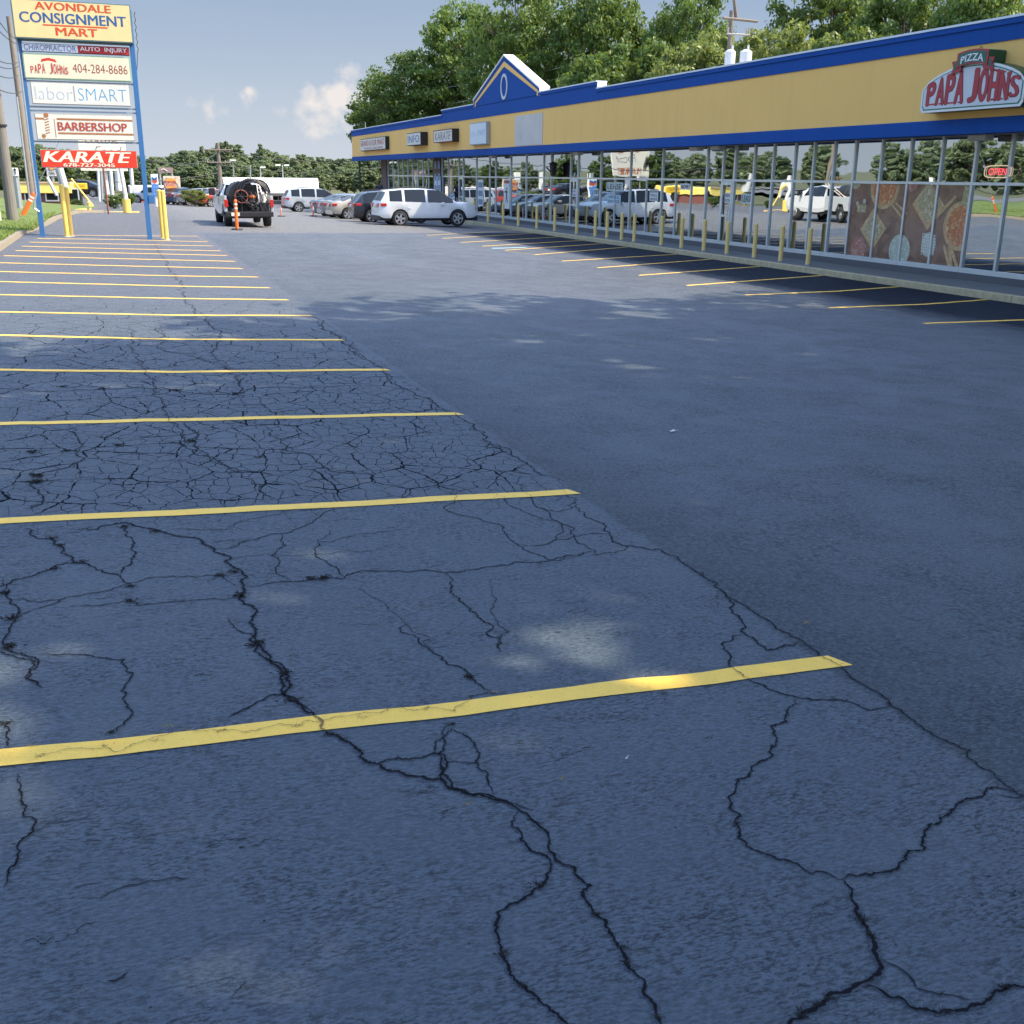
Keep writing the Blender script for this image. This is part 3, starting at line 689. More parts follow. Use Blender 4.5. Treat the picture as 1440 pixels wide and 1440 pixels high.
for bx_ in ((XF-.09, XF+.42, Y0, 42.93, RT, RT+.05), (XF-.09, XF+.42, 65.97, YE+.09, RT, RT+.05), (XF-.09, XF+.42, 42.94, 49.6, RM2, RM2+.05), (XF-.09, XF+.42, 59.5, 65.96, RM2, RM2+.05), (XF-.02, XF+.4, 42.955, 42.999, RT+.05, RM2), (XF+.001, XF+.42, YE, YE+.05, BT, YT)):
    MB().box(*bx_).build('coping', [M_cap], mall)
# gable
gy0, gy1, gp, gzb, gzp = 49.5, 59.5, 54.5, 5.88, 7.72
gab = MB()
gab.prism([(gy0, RM2-.1), (gy1, RM2-.1), (gy1, gzb), (gp, gzp), (gy0, gzb)], 'x', XF-.045, XF+.4, 0)
gb_o = gab.build('gable', [M_blue], mall)
def slope_band(mb, off0, off1, x0, x1, mi=0, drop=True):
    for s in (-1, 1):
        yb = gp+s*(gy1-gp)
        def P(o_): # point offset inwards from the roof slope
            return (yb-s*o_*.72, gzb-o_*.35), (gp, gzp-o_*1.06)
        (a0, a1), (b0, b1) = P(off0), P(off1)
        mb.prism([a0, a1, b1, b0], 'x', x0, x1, mi)
mb = MB(); slope_band(mb, .24, .47, XF-.06, XF-.045, 0)
for s in (-1, 1):
    yb = gp+s*(gy1-gp); ya, yc = sorted((yb-s*.17, yb-s*.33)); mb.box(XF-.06, XF-.045, ya, yc, RM2-.12, gzb-.12)
mb.build('gable_trim', [M_stucco], mall)
mb = MB()
for s in (-1, 1):
    yb = gp+s*(gy1-gp)
    mb.prism([(yb+s*.06, gzb-.02), (gp, gzp), (gp, gzp+.07), (yb+s*.06, gzb+.07)], 'x', XF-.10, XF+.45)
    ya, yc = sorted((yb, yb+s*.05)); mb.box(XF-.06, XF+.42, ya, yc, RM2-.15, gzb)
mb.build('gable_coping', [mat('bright_white_metal', (.85, .85, .82), .4)], mall)
mb = MB()
oy, oz = onX(710.5, 122, XF); N = 28
for i in range(N):
    a0, a1 = 2*math.pi*i/N, 2*math.pi*(i+1)/N
    def q(a, k): return (oy+.50*k*math.cos(a), oz+.62*k*math.sin(a))
    mb.prism([q(a0, 1), q(a1, 1), q(a1, .78), q(a0, .78)], 'x', XF-.09, XF-.046, 0)
mb.build('oval_ring', [mat('pale_trim', (.62, .62, .60), .5)], mall)
# roof, canopy soffit, back and side walls
mb = MB(); mb.box(XF+.45, 42, Y0+.1, YWE, 4.9, 5.05); mb.build('roof', [mat('grey_roof_membrane', (.4, .4, .4), .8)], mall)
mb = MB(); mb.box(XF+.45, XW+.05, Y0+.02, YE, SOF+.02, SOF+.1)
mb.box(XF+.45, XW+.05, YWE+.01, YE, 4.8, 5.0); mb.build('soffit', [mat('soffit_board', (.42, .38, .34), .8)], mall)
mb = MB()
mb.box(XW+.12, 42, Y0, Y0+.25, -1.2, 4.9); mb.box(XW+.12, 42, YWE-.25, YWE, -1.2, 4.9); mb.box(42, 42.25, Y0, YWE, -1.2, 4.9)
mb.box(XW+.02, XW+.3, Y0, YWE, SOF+.1, 4.9)
mb.build('wall', [M_brick], mall)
mb = MB(); mb.box(XW-.06, XW+.10, Y0, YWE, -.51, -.33); mb.build('base_wall', [mat('painted_base', (.11, .11, .115), .85, dirt=.4)], mall)
for py_ in (YWE-1.9, 70.0):
    MB().box(XW-.13, XW+.14, py_, py_+1.75, -.52, SOF+.02).build('brick_pillar', [M_brick], mall)
mb = MB(); mb.tube((XF+.25, 91.6, -.6), (XF+.25, 91.6, SOF), .07); mb.build('canopy_post', [M_black], mall)
# interior shell with partition walls
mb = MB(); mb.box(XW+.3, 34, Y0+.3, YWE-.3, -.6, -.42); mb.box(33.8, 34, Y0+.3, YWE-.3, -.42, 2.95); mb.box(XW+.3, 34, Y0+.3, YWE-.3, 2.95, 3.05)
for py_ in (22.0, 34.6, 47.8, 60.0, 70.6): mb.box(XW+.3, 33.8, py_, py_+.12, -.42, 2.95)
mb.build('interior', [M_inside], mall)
# shop windows between mullions
MUL = [13.2, 14.6, 16.0, 17.4, 18.7, 19.85, 21.06, 22.22, 23.42, 24.63, 25.83, 27.01, 28.0, 29.02, 30.02, 31.23, 32.36, 33.59, 34.38, 35.5, 38.95, 41.82, 44.79, 47.34, 48.23, 50.71, 51.72, 54.2, 56.57, 59.13, 60.19, 62.62, 65.26, 66.16, 68.49, 69.9]
MUL2 = [71.85, 73.3, 74.7, 76.1, 77.5, 78.9, 80.3, 81.8, 83.4, 85.1]
TR = 1.86
SUBM = {19: (36.6, 37.8), 20: (40.3,), 21: (43.3,)}        # extra lower mullions in the wide bays
DOORS = {(33.59, 34.38): 'a', (47.34, 48.23): 'b', (65.26, 66.16): 'c'}
def bay(a, b, sub=(), door=False):
    g = MB(); x = XW
    g.add([(x, a+.03, -.22), (x, b-.03, -.22), (x, b-.03, TR-.03), (x, a+.03, TR-.03)], [(0, 1, 2, 3)])
    g.add([(x, a+.03, TR+.03), (x, b-.03, TR+.03), (x, b-.03, SOF+.02), (x, a+.03, SOF+.02)], [(0, 1, 2, 3)])
    w_ = g.build('door' if door else 'window', [M_glass], mall)
    f = MB(); t = .035 if not door else .05
    f.box(x-.05, x+.05, a-t, a+t, -.33, SOF+.02)
    f.box(x-.045, x+.045, a+t, b-t, TR-.035, TR+.035)
    f.box(x-.055, x+.045, a+t, b-t, -.33, -.21)
    for s_ in sub: f.box(x-.04, x+.04, s_-.025, s_+.025, -.21, TR-.035)
    if door:
        f.box(x-.06, x-.051, a+t, a+t+.09, -.21, TR-.04); f.box(x-.06, x-.051, b-t-.09, b-t, -.21, TR-.04); f.box(x-.06, x-.051, a+t+.09, b-t-.09, .62, .70); f.box(x-.06, x-.051, a+t+.09, b-t-.09, TR-.16, TR-.04)
    if 13 < a < 100 and (28 < b < 46) and not door:
        pass
    f.build('frame', [M_frame], w_)
    if door:
        h = MB(); h.tube((x-.12, a+.14, .45), (x-.12, a+.14, .95), .018); h.tube((x-.12, a+.14, .47), (x-.06, a+.14, .47), .012); h.tube((x-.12, a+.14, .93), (x-.06, a+.14, .93), .012)
        h.build('handle', [M_chrome], w_)
    if 27 < a < 46 and not door:
        r_ = MB()
        for z_ in (.18, .62, 1.12): r_.box(x+.16, x+.19, a+.02, b-.02, z_-.018, z_+.018)
        r_.build('security_rail', [M_frame], w_)
    return w_
for L in (MUL, MUL2):
    for i, (a, b) in enumerate(zip(L, L[1:])):
        bay(a, b, SUBM.get(i, ()) if L is MUL else (), (a, b) in DOORS)
MB().box(XW-.05, XW+.05, 69.87, 69.99, -.33, SOF+.02).build('end_frame', [M_frame], mall); MB().box(XW-.05, XW+.05, 85.06, 85.14, -.33, SOF+.02).build('end_frame', [M_frame], mall)
# soffit lamps
M_lampw = mat('lamp_housing', (.62, .60, .54), .5)
for px in (1372, 1005, 975, 809, 689, 602, 575):
    yy, _ = onX(px, 190, XF+.5)
    mb = MB(); mb.box(XF+.52, XF+.80, yy-.3, yy+.3, SOF-.13, SOF+.018)
    mb.build('soffit_lamp', [M_lampw], mall, bevel=.03)
# dark wreath-like lantern under the canopy
yy, zz = onX(778, 235, XW-.35)
hl = thing('hanging_lantern', (XW-.35, yy, 2.2), 'dark ornate lantern hanging under the canopy beside the middle shop door', 'lantern')
mb = MB(); mb.tube((XW-.35, yy, 2.55), (XW-.35, yy, 3.0), .02); mb.build('rod', [M_black], hl)
mb = MB(); mb.tube((XW-.35, yy, 1.95), (XW-.35, yy, 2.5), .13, .2, 8); mb.tube((XW-.35, yy, 2.5), (XW-.35, yy, 2.6), .3, .05, 8)
for k in range(6):
    a = k*1.047; mb.tube((XW-.35+.1*math.cos(a), yy+.1*math.sin(a), 2.1), (XW-.35+.38*math.cos(a), yy+.38*math.sin(a), 2.35), .02)
mb.build('cage', [mat('lantern_iron', (.04, .025, .02), .6)], hl)

# bollards
by = []
nearY = [26.39, 27.78, 29.24, 30.88, 32.38, 33.95, 35.47, 37.72]
YB = [y*1.025 for y in nearY]+[39.8, 41.2, 42.4, 44.4, 47.0, 49.3, 51.9, 54.2, 56.7, 59.2, 61.8, 64.4, 67.0]
proto = None
for i, y in enumerate(YB):
    if proto is None:
        b0 = thing('bollard', (XK+.36, y, -.5), None, 'bollard', 'bollards along the storefront kerb')
        mb = MB(); r = .068; z0, z1 = -.52, .53
        mb.tube((XK+.36, y, z0), (XK+.36, y, z1), r, r, 16); mb.tube((XK+.36, y, z1), (XK+.36, y, z1+.04), r, r*.55, 16)
        mb.build('post', [M_ydark], b0, smooth=False)
        mb = MB(); mb.tube((XK+.36, y, z0+.012), (XK+.36, y, z0+.05), r+.02, r+.006, 16); mb.build('base_collar', [M_conc], b0)
        proto = b0; o = b0
    else:
        o = copy_tree(proto); o.location = (XK+.36, y, -.5)
    o['label'] = 'faded yellow steel bollard, %s of the storefront row from the pizza mural' % ORD[i] if i else 'faded yellow steel bollard nearest the pizza mural, first of the row'

# window mural (pizza shop graphic) : four printed panels
def food_mat(name, a, b_, c_, sc_=16):
    m, t, b = new_mat(name); co = t.nodes.new('ShaderNodeTexCoord').outputs['Object']
    v = node(t, 'ShaderNodeTexVoronoi', {0: co, 'Scale': sc_}); n = noise(t, sc_*.6, 5, .7, co, 1.0).outputs[0]
    c = mixc(t, mth(t, 'MULTIPLY', v.outputs['Distance'], 1.4, clamp=True), a, b_)
    c = mixc(t, mth(t, 'MULTIPLY', mth(t, 'SUBTRACT', n, .5, clamp=True), 6, clamp=True), c, c_)
    t.links.new(c, b.inputs['Base Color']); b.inputs['Roughness'].default_value = .12; return m
M_table = food_mat('printed_table_wood', (.22, .125, .085), (.30, .18, .125), (.15, .09, .065), 3)
M_pz = food_mat('printed_pizza', (.62, .17, .07), (.48, .18, .08), (.80, .55, .28), 14)
M_crust = food_mat('printed_crust', (.62, .42, .22), (.48, .30, .15), (.7, .52, .3), 9)
M_veg = food_mat('printed_vegetable', (.55, .46, .26), (.34, .28, .14), (.75, .66, .5), 18)
M_dip = food_mat('printed_dip', (.52, .55, .45), (.40, .44, .33), (.7, .7, .6), 14)
M_sauce = food_mat('printed_sauce', (.36, .11, .09), (.45, .2, .15), (.6, .42, .34), 12)
mz0, mz1 = -.20, TR-.045
panels = [(27.01, 25.83), (25.83, 24.63), (24.63, 23.42), (23.42, 22.22)]
def clip(poly, y0, y1, z0, z1):
    def cl(P, f, g):
        out = []
        for a, b in zip(P, P[1:]+P[:1]):
            fa, fb = f(a), f(b)
            if fa >= 0: out.append(a)
            if fa*fb < 0: k = fa/(fa-fb); out.append((a[0]+(b[0]-a[0])*k, a[1]+(b[1]-a[1])*k))
        return out
    for f in (lambda p: p[0]-y0, lambda p: y1-p[0], lambda p: p[1]-z0, lambda p: z1-p[1]):
        poly = cl(poly, f, None)
        if len(poly) < 3: return None
    return poly
def disc(px, py, r, kz=1.0, n=26, jag=0): 
    cy, cz = onX(px, py, XW); return [(cy+r*math.cos(6.283*i/n)*(1+jag*math.sin(i*2.3)), cz+r*kz*math.sin(6.283*i/n)*(1+jag*math.sin(i*1.7))) for i in range(n)]
def quad_(px, py, w_, h_, a):
    cy, cz = onX(px, py, XW); return [(cy+x*math.cos(a)-z*math.sin(a), cz+x*math.sin(a)+z*math.cos(a)) for x, z in ((-w_, -h_), (w_, -h_), (w_, h_), (-w_, h_))]
SH = [(disc(1245, 262, .62), 1, 2), (disc(1245, 262, .50), 2, 3), (quad_(1228, 322, .42, .40, .7), 1, 2), (quad_(1228, 322, .33, .31, .7), 3, 3),
      (quad_(1253, 349, .40, .38, .5), 0, 1), (disc(1264.8, 352, .43), 4, 3), (disc(1264.8, 352, .33), 4, 3), (disc(1306, 344, .27, 1.2), 4, 2), (quad_(1306, 289, .48, .42, .75), 1, 2), (quad_(1306, 286, .38, .33, .75), 3, 3),
      (disc(1351, 318, .62), 1, 2), (disc(1351, 318, .51), 2, 3), (disc(1207, 350, .33, 1, 26, .12), 5, 2), (disc(1203, 254, .30, .8), 3, 2), (disc(1283, 256, .28, .9), 5, 2), (quad_(1361, 276, .16, .34, .1), 3, 2),
      (quad_(1262, 297, .30, .03, .6), 1, 2), (quad_(1268, 293, .30, .03, .5), 1, 3), (quad_(1212, 293, .20, .11, 0), 3, 2), (quad_(1332, 362, .05, .34, -.5), 1, 2), (quad_(1337, 365, .05, .34, -.35), 1, 3), (quad_(1342, 362, .05, .36, -.6), 1, 4), (quad_(1328, 294, .04, .5, .85), 1, 2), (disc(1216, 283, .07), 4, 2), (disc(1206, 286, .06), 4, 2)]
MF = [M_table, M_crust, M_pz, M_veg, M_dip, M_sauce]
for k, (ya, yb) in enumerate(panels):
    y0, y1 = yb+.04, ya-.04; xx = XW-.006
    mb = MB(); mb.box(xx-.002, xx, y0, y1, mz0, mz1, 0)
    for s_, (poly, mi, lay) in enumerate(SH):
        P = clip(poly, y0, y1, mz0, mz1)
        if P: mb.prism(P, 'x', xx-.002-.0016*lay-.00006*s_, xx-.0021, mi)
    if k in (2, 3):      # lattice of icing on the dessert
        cy, cz = onX(1306, 344, XW)
        for j in range(-3, 4):
            for dirn in (0, 1):
                a0 = j*.075
                q_ = [(cy+a0-.01, cz-.28), (cy+a0+.01, cz-.28), (cy+a0+.05, cz+.28), (cy+a0+.03, cz+.28)] if dirn else [(cy-.26, cz+a0), (cy+.26, cz+a0+.04), (cy+.26, cz+a0+.06), (cy-.26, cz+a0+.02)]
                P = clip(q_, y0, y1, mz0, mz1)
                if P: mb.prism(P, 'x', xx-.0075-.0003*dirn, xx-.0062, 6)
    o = mb.build('window_mural', MF+[M_panelw])
    tag(o, ['brown food mural panel with red sauce pile and square flatbread, leftmost of four', 'brown food mural panel with top of round pizza over pale dip bowl', 'brown food mural panel with square vegetable pizza and laced dessert', 'brown food mural panel with large round pizza and breadsticks, rightmost of four'][k], 'window graphic', 'food murals on the pizza shop windows')
# posters in the windows
M_posterw = mat('white_poster', (.72, .73, .72), .5); M_ink = mat('black_ink', (.02, .02, .025), .6)
def poster(px0, py0, px1, py1, lines, label, name='window_poster', bgm=None, ink=None, extra=None):
    a, zt = onX(px0, py0, XW-.012); b, zb = onX(px1, py1, XW-.012)
    Lh, Hh = a-b, zt-zb; o = thing(name, (XW-.012, (a+b)/2, zb), label, 'poster')
    mb = MB(); mb.box(XW-.014, XW-.010, b, a, zb, zt); mb.build('sheet', [bgm or M_posterw], o)
    mb = MB(); n = len(lines)
    for i, tx in enumerate(lines):
        h = Hh/n*.62; z = zt-Hh*(i+1)/n+Hh/n*.19
        text_on(mb, tx, (XW-.0165, a-.08*Lh, z), (0, -1, 0), (0, 0, 1), Lh*.84, h, offset=.02)
    if lines: mb.build('lettering', [ink or M_ink], o)
    if extra: extra(o, a, b, zb, zt)
poster(853, 256, 876, 269, ['LEASE'], 'white LEASE poster with large black letters left of the middle bay', bgm=mat('pale_green_poster', (.50, .58, .55), .5))
poster(854, 273.5, 872.5, 287, ['WILL', 'DIVIDE'], 'pale blue poster reading WILL DIVIDE below the LEASE poster', bgm=mat('pale_blue_poster', (.42, .58, .68), .5))
poster(1043, 272, 1058, 287, ['LEASE'], 'white LEASE poster right of the second shop door', bgm=MATS['pale_green_poster'])
poster(1019.5, 271, 1029, 286, ['NOW', 'FOR'], 'small white notice beside the second shop door frame')
poster(957, 258, 969.5, 267, ['NOW'], 'small white notice above a printed paper in the wide bay')
poster(914, 266.5, 925, 283, ['NOW', 'WILL', 'DIVIDE'], 'narrow white three-line notice in the empty shop window')
poster(805, 266, 812, 277, ['NO', 'SOLICIT'], 'small pale notice on glass right of the lantern')
poster(835, 265, 841, 275, ['HOURS'], 'small pale notice on glass between the lantern and LEASE poster')
def fig(o, a, b, zb, zt):
    mb = MB(); w_ = a-b; h = zt-zb; c_ = (a+b)/2; x0, x1 = XW-.018, XW-.0145
    mb.prism([(c_+.05*w_, zb+.62*h), (c_-.12*w_, zb+.62*h), (c_-.10*w_, zb+.42*h), (c_-.2*w_, zb+.2*h), (c_-.12*w_, zb+.2*h), (c_+.0*w_, zb+.40*h), (c_+.1*w_, zb+.2*h), (c_+.18*w_, zb+.2*h), (c_+.08*w_, zb+.42*h)], 'x', x0, x1)
    mb.prism([(c_+.30*w_, zb+.60*h), (c_+.28*w_, zb+.55*h), (c_-.05*w_, zb+.54*h), (c_-.05*w_, zb+.61*h)], 'x', x0-.001, x1)
    mb.prism([(c_-.03*w_+.09*w_*math.cos(t*.8), zb+.68*h+.045*h*math.sin(t*.8)) for t in range(8)], 'x', x0, x1)
    mb.build('figure', [M_ink], o)
    mb = MB(); mb.box(x0, x1, b+.08*w_, a-.08*w_, zt-.14*h, zt-.04*h); mb.build('header', [mat('rust_red_print', (.45, .09, .05), .6)], o)
poster(708.5, 252, 716.5, 294, [], 'tall white poster of a dark martial arts figure under a red header', extra=fig)
def col3(o, a, b, zb, zt):
    mb = MB(); h = zt-zb
    for k in range(3): mb.box(XW-.018, XW-.0145, b+.1*(a-b), a-.1*(a-b), zb+h*(.06+.32*k), zb+h*(.26+.32*k))
    mb.build('print', [mat('blue_grey_print', (.20, .27, .36), .6)], o)
poster(672, 252.5, 679.5, 290, [], 'tall pale banner with red and blue prints left of the martial arts poster', extra=col3)
# two tall pale posters on the brick pillar
for k, (pa, pb) in enumerate(((611.5, 615.8), (616.6, 621))):
    a, zt = onX(pa, 248, XW-.15); b, zb = onX(pb, 274, XW-.15); o = thing('wall_banner', (XW-.15, b, zb), ['left', 'right'][k]+' one of two narrow pale blue banners on the second brick pillar', 'banner', 'banners on the brick pillar')
    a = 71.4-.82*k; b = a-.7
    mb = MB(); mb.box(XW-.155, XW-.145, b, a, zb, zt); mb.build('sheet', [mat('ice_blue_banner', (.58, .66, .74), .6)], o)
    mb = MB()
    for j in range(3): mb.box(XW-.160, XW-.1555, b+.12, a-.12, zb+.15+.75*j, zb+.6+.75*j)
    mb.build('print', [MATS['blue_grey_print']], o)
# neon OPEN sign
a, zt = onX(1386, 233, XW-.02); b, zb = onX(1421, 250, XW-.02)
o = thing('open_sign', (XW-.02, b, zb), 'red and yellow neon OPEN sign hanging in the upper right window', 'neon sign')
mb = MB(); N = 24
mb.path([(XW-.03, (a+b)/2+(a-b)/2*math.copysign(abs(math.cos(6.283*i/N))**.5, math.cos(6.283*i/N)), (zt+zb)/2+(zt-zb)/2*math.copysign(abs(math.sin(6.283*i/N))**.5, math.sin(6.283*i/N))) for i in range(N+1)], .011, 6)
def emit(name, col, s):
    m, t, b_ = new_mat(name); b_.inputs['Emission Color'].default_value = (*col, 1); b_.inputs['Emission Strength'].default_value = s; b_.inputs['Base Color'].default_value = (*col, 1)
    n = noise(t, 3, 2).outputs[0]; t.links.new(mixc(t, n, tuple(c_*.85 for c_ in col), col), b_.inputs['Emission Color']); return m
mb.build('neon_border', [emit('amber_neon', (.7, .50, .32), .25)], o)
mb = MB(); text_on(mb, 'OPEN', (XW-.032, a-.16*(a-b), zb+.22*(zt-zb)), (0, -1, 0), (0, 0, 1), (a-b)*.68, (zt-zb)*.56, offset=0); mb.build('neon_letters', [emit('red_neon', (.95, .10, .12), .4)], o)
a, zt = onX(1370, 276, XW-.02); b, zb = onX(1386, 296, XW-.02)

# ---- signs on the fascia
def boxsign(name, ya, yb, z0, z1, dep, face, side, rim=None):
    o = thing(name, (XF, (ya+yb)/2, z0)); x = XF-dep
    mb = MB(); mb.box(x+.02, XF-.003, yb, ya, z0, z1); mb.build('cabinet', [side], o, bevel=.01)
    mb = MB(); mb.box(x, x+.019, yb+.05, ya-.05, z0+.05, z1-.05); mb.build('face', [face], o)
    return o, x
M_dark = mat('dark_cabinet', (.018, .016, .018), .5)
o, x = boxsign('shop_sign', 88.5, 79.8, 3.70, 4.61, .32, M_panelw, M_dark); tag(o, 'wide white box sign with red lettering at far end of fascia', 'sign')
mb = MB(); text_on(mb, 'GRAND & KUR MART', (x-.003, 88.3, 4.05), (0, -1, 0), (0, 0, 1), 8.2, .42, offset=.03); mb.build('lettering', [mat('dull_red_letters', (.42, .06, .05), .5)], o); mb = MB(); text_on(mb, 'FOREIGN GROCERIES', (x-.003, 86.9, 3.80), (0, -1, 0), (0, 0, 1), 6.4, .15, offset=.02); mb.build('lettering', [mat('dull_red_letters', (.42, .06, .05), .5)], o)
o, x = boxsign('shop_sign', 72.8, 69.3, 3.77, 4.57, .5, M_panelw, M_dark); tag(o, 'small white box sign with blue letters, second from far end of fascia', 'sign')
mb = MB(); text_on(mb, 'INFO', (x-.003, 72.5, 3.95), (0, -1, 0), (0, 0, 1), 2.9, .45, offset=.02); mb.build('lettering', [mat('steel_blue_letters', (.10, .18, .36), .5)], o)
o, x = boxsign('shop_sign', 66.5, 62.5, 3.82, 4.54, .42, M_panelw, M_dark); tag(o, 'white KARATE box sign with dark red frame on ochre fascia', 'sign')
mb = MB(); text_on(mb, 'KARATE', (x-.003, 66.2, 3.95), (0, -1, 0), (0, 0, 1), 3.4, .46, offset=.03, shear=.2); mb.build('lettering', [mat('grey_letters', (.25, .22, .22), .5)], o)
mb = MB()
for (y0, y1, z0, z1) in ((62.5, 66.5, 3.815, 3.865), (62.5, 66.5, 4.495, 4.545), (62.5, 62.55, 3.865, 4.495), (66.45, 66.5, 3.865, 4.495)): mb.box(x-.01, x+.02, y0, y1, z0, z1)
mb.build('rim', [mat('dark_red_rim', (.22, .03, .025), .5)], o)
o, x = boxsign('shop_sign', 59.7, 56.8, 3.54, 4.70, .25, mat('pale_blue_white_face', (.66, .72, .76), .4), mat('grey_cabinet', (.35, .35, .33), .6)); tag(o, 'square pale sign with faint blue lettering under left slope of gable', 'sign')
mb = MB(); text_on(mb, 'labor', (x-.003, 59.5, 4.0), (0, -1, 0), (0, 0, 1), 1.1, .28, offset=-.01); mb.build('lettering', [mat('faint_grey_letters', (.52, .56, .62), .5)], o)
mb = MB(); text_on(mb, 'SMART', (x-.003, 58.3, 4.0), (0, -1, 0), (0, 0, 1), 1.35, .30, offset=-.01); mb.build('lettering', [mat('faint_blue_letters', (.26, .42, .55), .5)], o)
o = MB().box(XF-.03, XF-.002, 49.1, 52.9, BT+.03, 4.78).build('blank_board', [mat('grey_board', (.60, .55, .49), .8, var=.12, scale=1.2, dirt=.5)])
tag(o, 'blank weathered grey board where a fascia sign was removed', 'board')

# pizza shop sign -------------------------------------------------
px_, dep = XF-.45, .45
pj = thing('pizza_sign', (XF, 21, 3.5), 'arched white PAPA JOHNS sign with green and red PIZZA ribbon', 'sign')
ya, yb = 22.62, 19.36; W_ = ya-yb
def pjpt(u, v): return (ya-u*W_, 3.50+v)            # u 0..1 left to right as read, v metres
def arch(u, e0=.62, e1=1.02, c_=.5): return e0+(e1-e0)*(1-((u-c_)/.5)**2)
def outline(ins):
    pts = []
    r = .10
    pts.append((ins/W_+.02, ins)); pts.append((1-ins/W_-.02, ins)); pts.append((1-ins/W_, ins+.08))
    for i in range(17):
        u = 1-ins/W_-(1-2*ins/W_)*i/16; pts.append((u, arch(u)-ins+(-.10*max(0, abs(u-.5)*2-.86)/.14)))
    pts.append((ins/W_, ins+.08)); return [pjpt(*p) for p in pts]
mb = MB(); mb.prism(outline(0), 'x', px_+.03, XF-.004); mb.build('cabinet', [mat('dark_green_can', (.015, .10, .055), .4)], pj)
mb = MB(); mb.prism(outline(.0), 'x', px_+.012, px_+.029); mb.build('white_rim', [M_white], pj)
mb = MB(); mb.prism(outline(.055), 'x', px_+.006, px_+.0115); mb.build('green_border', [mat('green_line', (.02, .17, .10), .5)], pj)
mb = MB(); mb.prism(outline(.080), 'x', px_+.001, px_+.0055); mb.build('face', [mat('white_acrylic', (.62, .64, .66), .35)], pj)
M_pjred = mat('sign_red', (.42, .035, .045), .4); M_pjdk = mat('dark_red_outline', (.10, .01, .03), .5)
def serif_word(mb, word, u0, u1, xoff, off, mi=0):
    """slab letters, each stretched to the arch of the board"""
    n = len(word); w_ = (u1-u0)/n; k = 0
    for li, ch in enumerate(word):
        vs, fs = text_geo(ch, 0); a0 = u0+li*w_+w_*.10; a1 = u0+(li+1)*w_-w_*.10
        for du, dz in [(-off, 0), (off, 0), (-off*.5, off*.8), (off*.5, off*.8), (-off*.5, -off*.8), (off*.5, -off*.8), (0, 0)]:
            out = []; k += 1
            for a, b in vs:
                u = a0+(a1-a0)*a; top = arch(u, .60, .93, .5)-.06; base = .17
                out.append((px_+xoff-.00008*k, ya-u*W_-du, 3.50+base+b*(top-base)+dz))
            mb.add(out, fs, mi)
for (wd_, u0, u1) in (('PAPA', .055, .445), ('JOHN', .48, .865)):
    mb = MB(); serif_word(mb, wd_, u0, u1, -.001, .036); mb.build('letter_outline', [M_pjdk], pj)
    mb = MB(); serif_word(mb, wd_, u0, u1, -.004, .024); 
    mb.build('lettering', [M_pjred], pj)
vs, fs = text_geo('S', 0)
mb = MB()
for q_, d_ in enumerate((-.034, .034, -.02, .02)): mb.add([(px_-.001-.0002*q_, ya-(.876+.075*a)*W_+d_, 3.50+.19+b*.46) for a, b in vs], fs)
mb.build('letter_outline', [M_pjdk], pj)
mb = MB()
for q_, d_ in enumerate((-.02, .02, 0)): mb.add([(px_-.0045-.0002*q_, ya-(.876+.075*a)*W_+d_, 3.50+.205+b*.43) for a, b in vs], fs)
mb.box(px_-.006, px_-.004, ya-.872*W_, ya-.862*W_, 3.50+.66, 3.50+.76); mb.build('lettering', [M_pjred], pj)
def serifs(mb, pos):
    for (u, top) in pos:
        z = 3.50+.165; 
        mb.box(px_-.0074, px_-.0070, ya-(u+.034)*W_, ya-(u-.010)*W_, z, z+.035)
        if top: zt_ = 3.50+arch(u, .60, .93)-.06; mb.box(px_-.0074, px_-.0070, ya-(u+.034)*W_, ya-(u-.010)*W_, zt_-.035, zt_)
mb = MB(); serifs(mb, [(.082, True), (.130, False), (.205, False), (.280, True), (.33, False), (.405, False), (.70, True), (.735, True), (.785, True), (.84, True)]); mb.build('lettering', [M_pjred], pj)
# ribbon
def rib(u0, u1, z0, z1, bow, n=10):
    top = []; bot = []
    for i in range(n+1):
        s = i/n; u = u0+(u1-u0)*s; b_ = bow*(1-(2*s-1)**2); top.append((ya-u*W_, 3.50+z1+b_)); bot.append((ya-u*W_, 3.50+z0+b_))
    return bot+top[::-1]
mb = MB(); mb.prism(rib(.355, .655, .93, 1.24, .06), 'x', px_-.06, XF-.02); mb.build('ribbon_can', [MATS['dark_green_can']], pj)
mb = MB(); mb.prism(rib(.355, .655, .93, 1.24, .06), 'x', px_-.07, px_-.061); 
for s, u0 in ((1, .30), (-1, .71)):
    u1 = u0+s*.10; P = [(u0, .80), (u1, .86), (u1, 1.10), (u0, 1.08), (u0+s*.02, .95)]
    mb.prism([(ya-a*W_, 3.50+b) for a, b in P], 'x', px_-.05, px_-.03)
    P2 = [(u1-s*.01, .84), (u1+s*.03, .93), (u1+s*.0, 1.02)]
mb.build('ribbon_border', [M_pjred], pj)
mb = MB(); mb.prism(rib(.372, .638, .965, 1.205, .058), 'x', px_-.074, px_-.0705)
for s, u0 in ((1, .325), (-1, .685)):
    u1 = u0+s*.025; mb.prism([(ya-a*W_, 3.50+b) for a, b in ((u0, .87), (u1+s*.0, .89), (u1, 1.06), (u0+s*.002, 1.05))], 'x', px_-.055, px_-.0505)
mb.build('ribbon_field', [mat('ribbon_green', (.03, .13, .085), .5)], pj)
mb = MB(); vs, fs = text_geo('PIZZA', .02, space=1.05)
mb.add([(px_-.077, ya-(.395+.22*a)*W_, 3.50+1.0+b*.155+.055*(1-(2*a-1)**2)) for a, b in vs], fs); mb.build('ribbon_lettering', [M_white], pj)
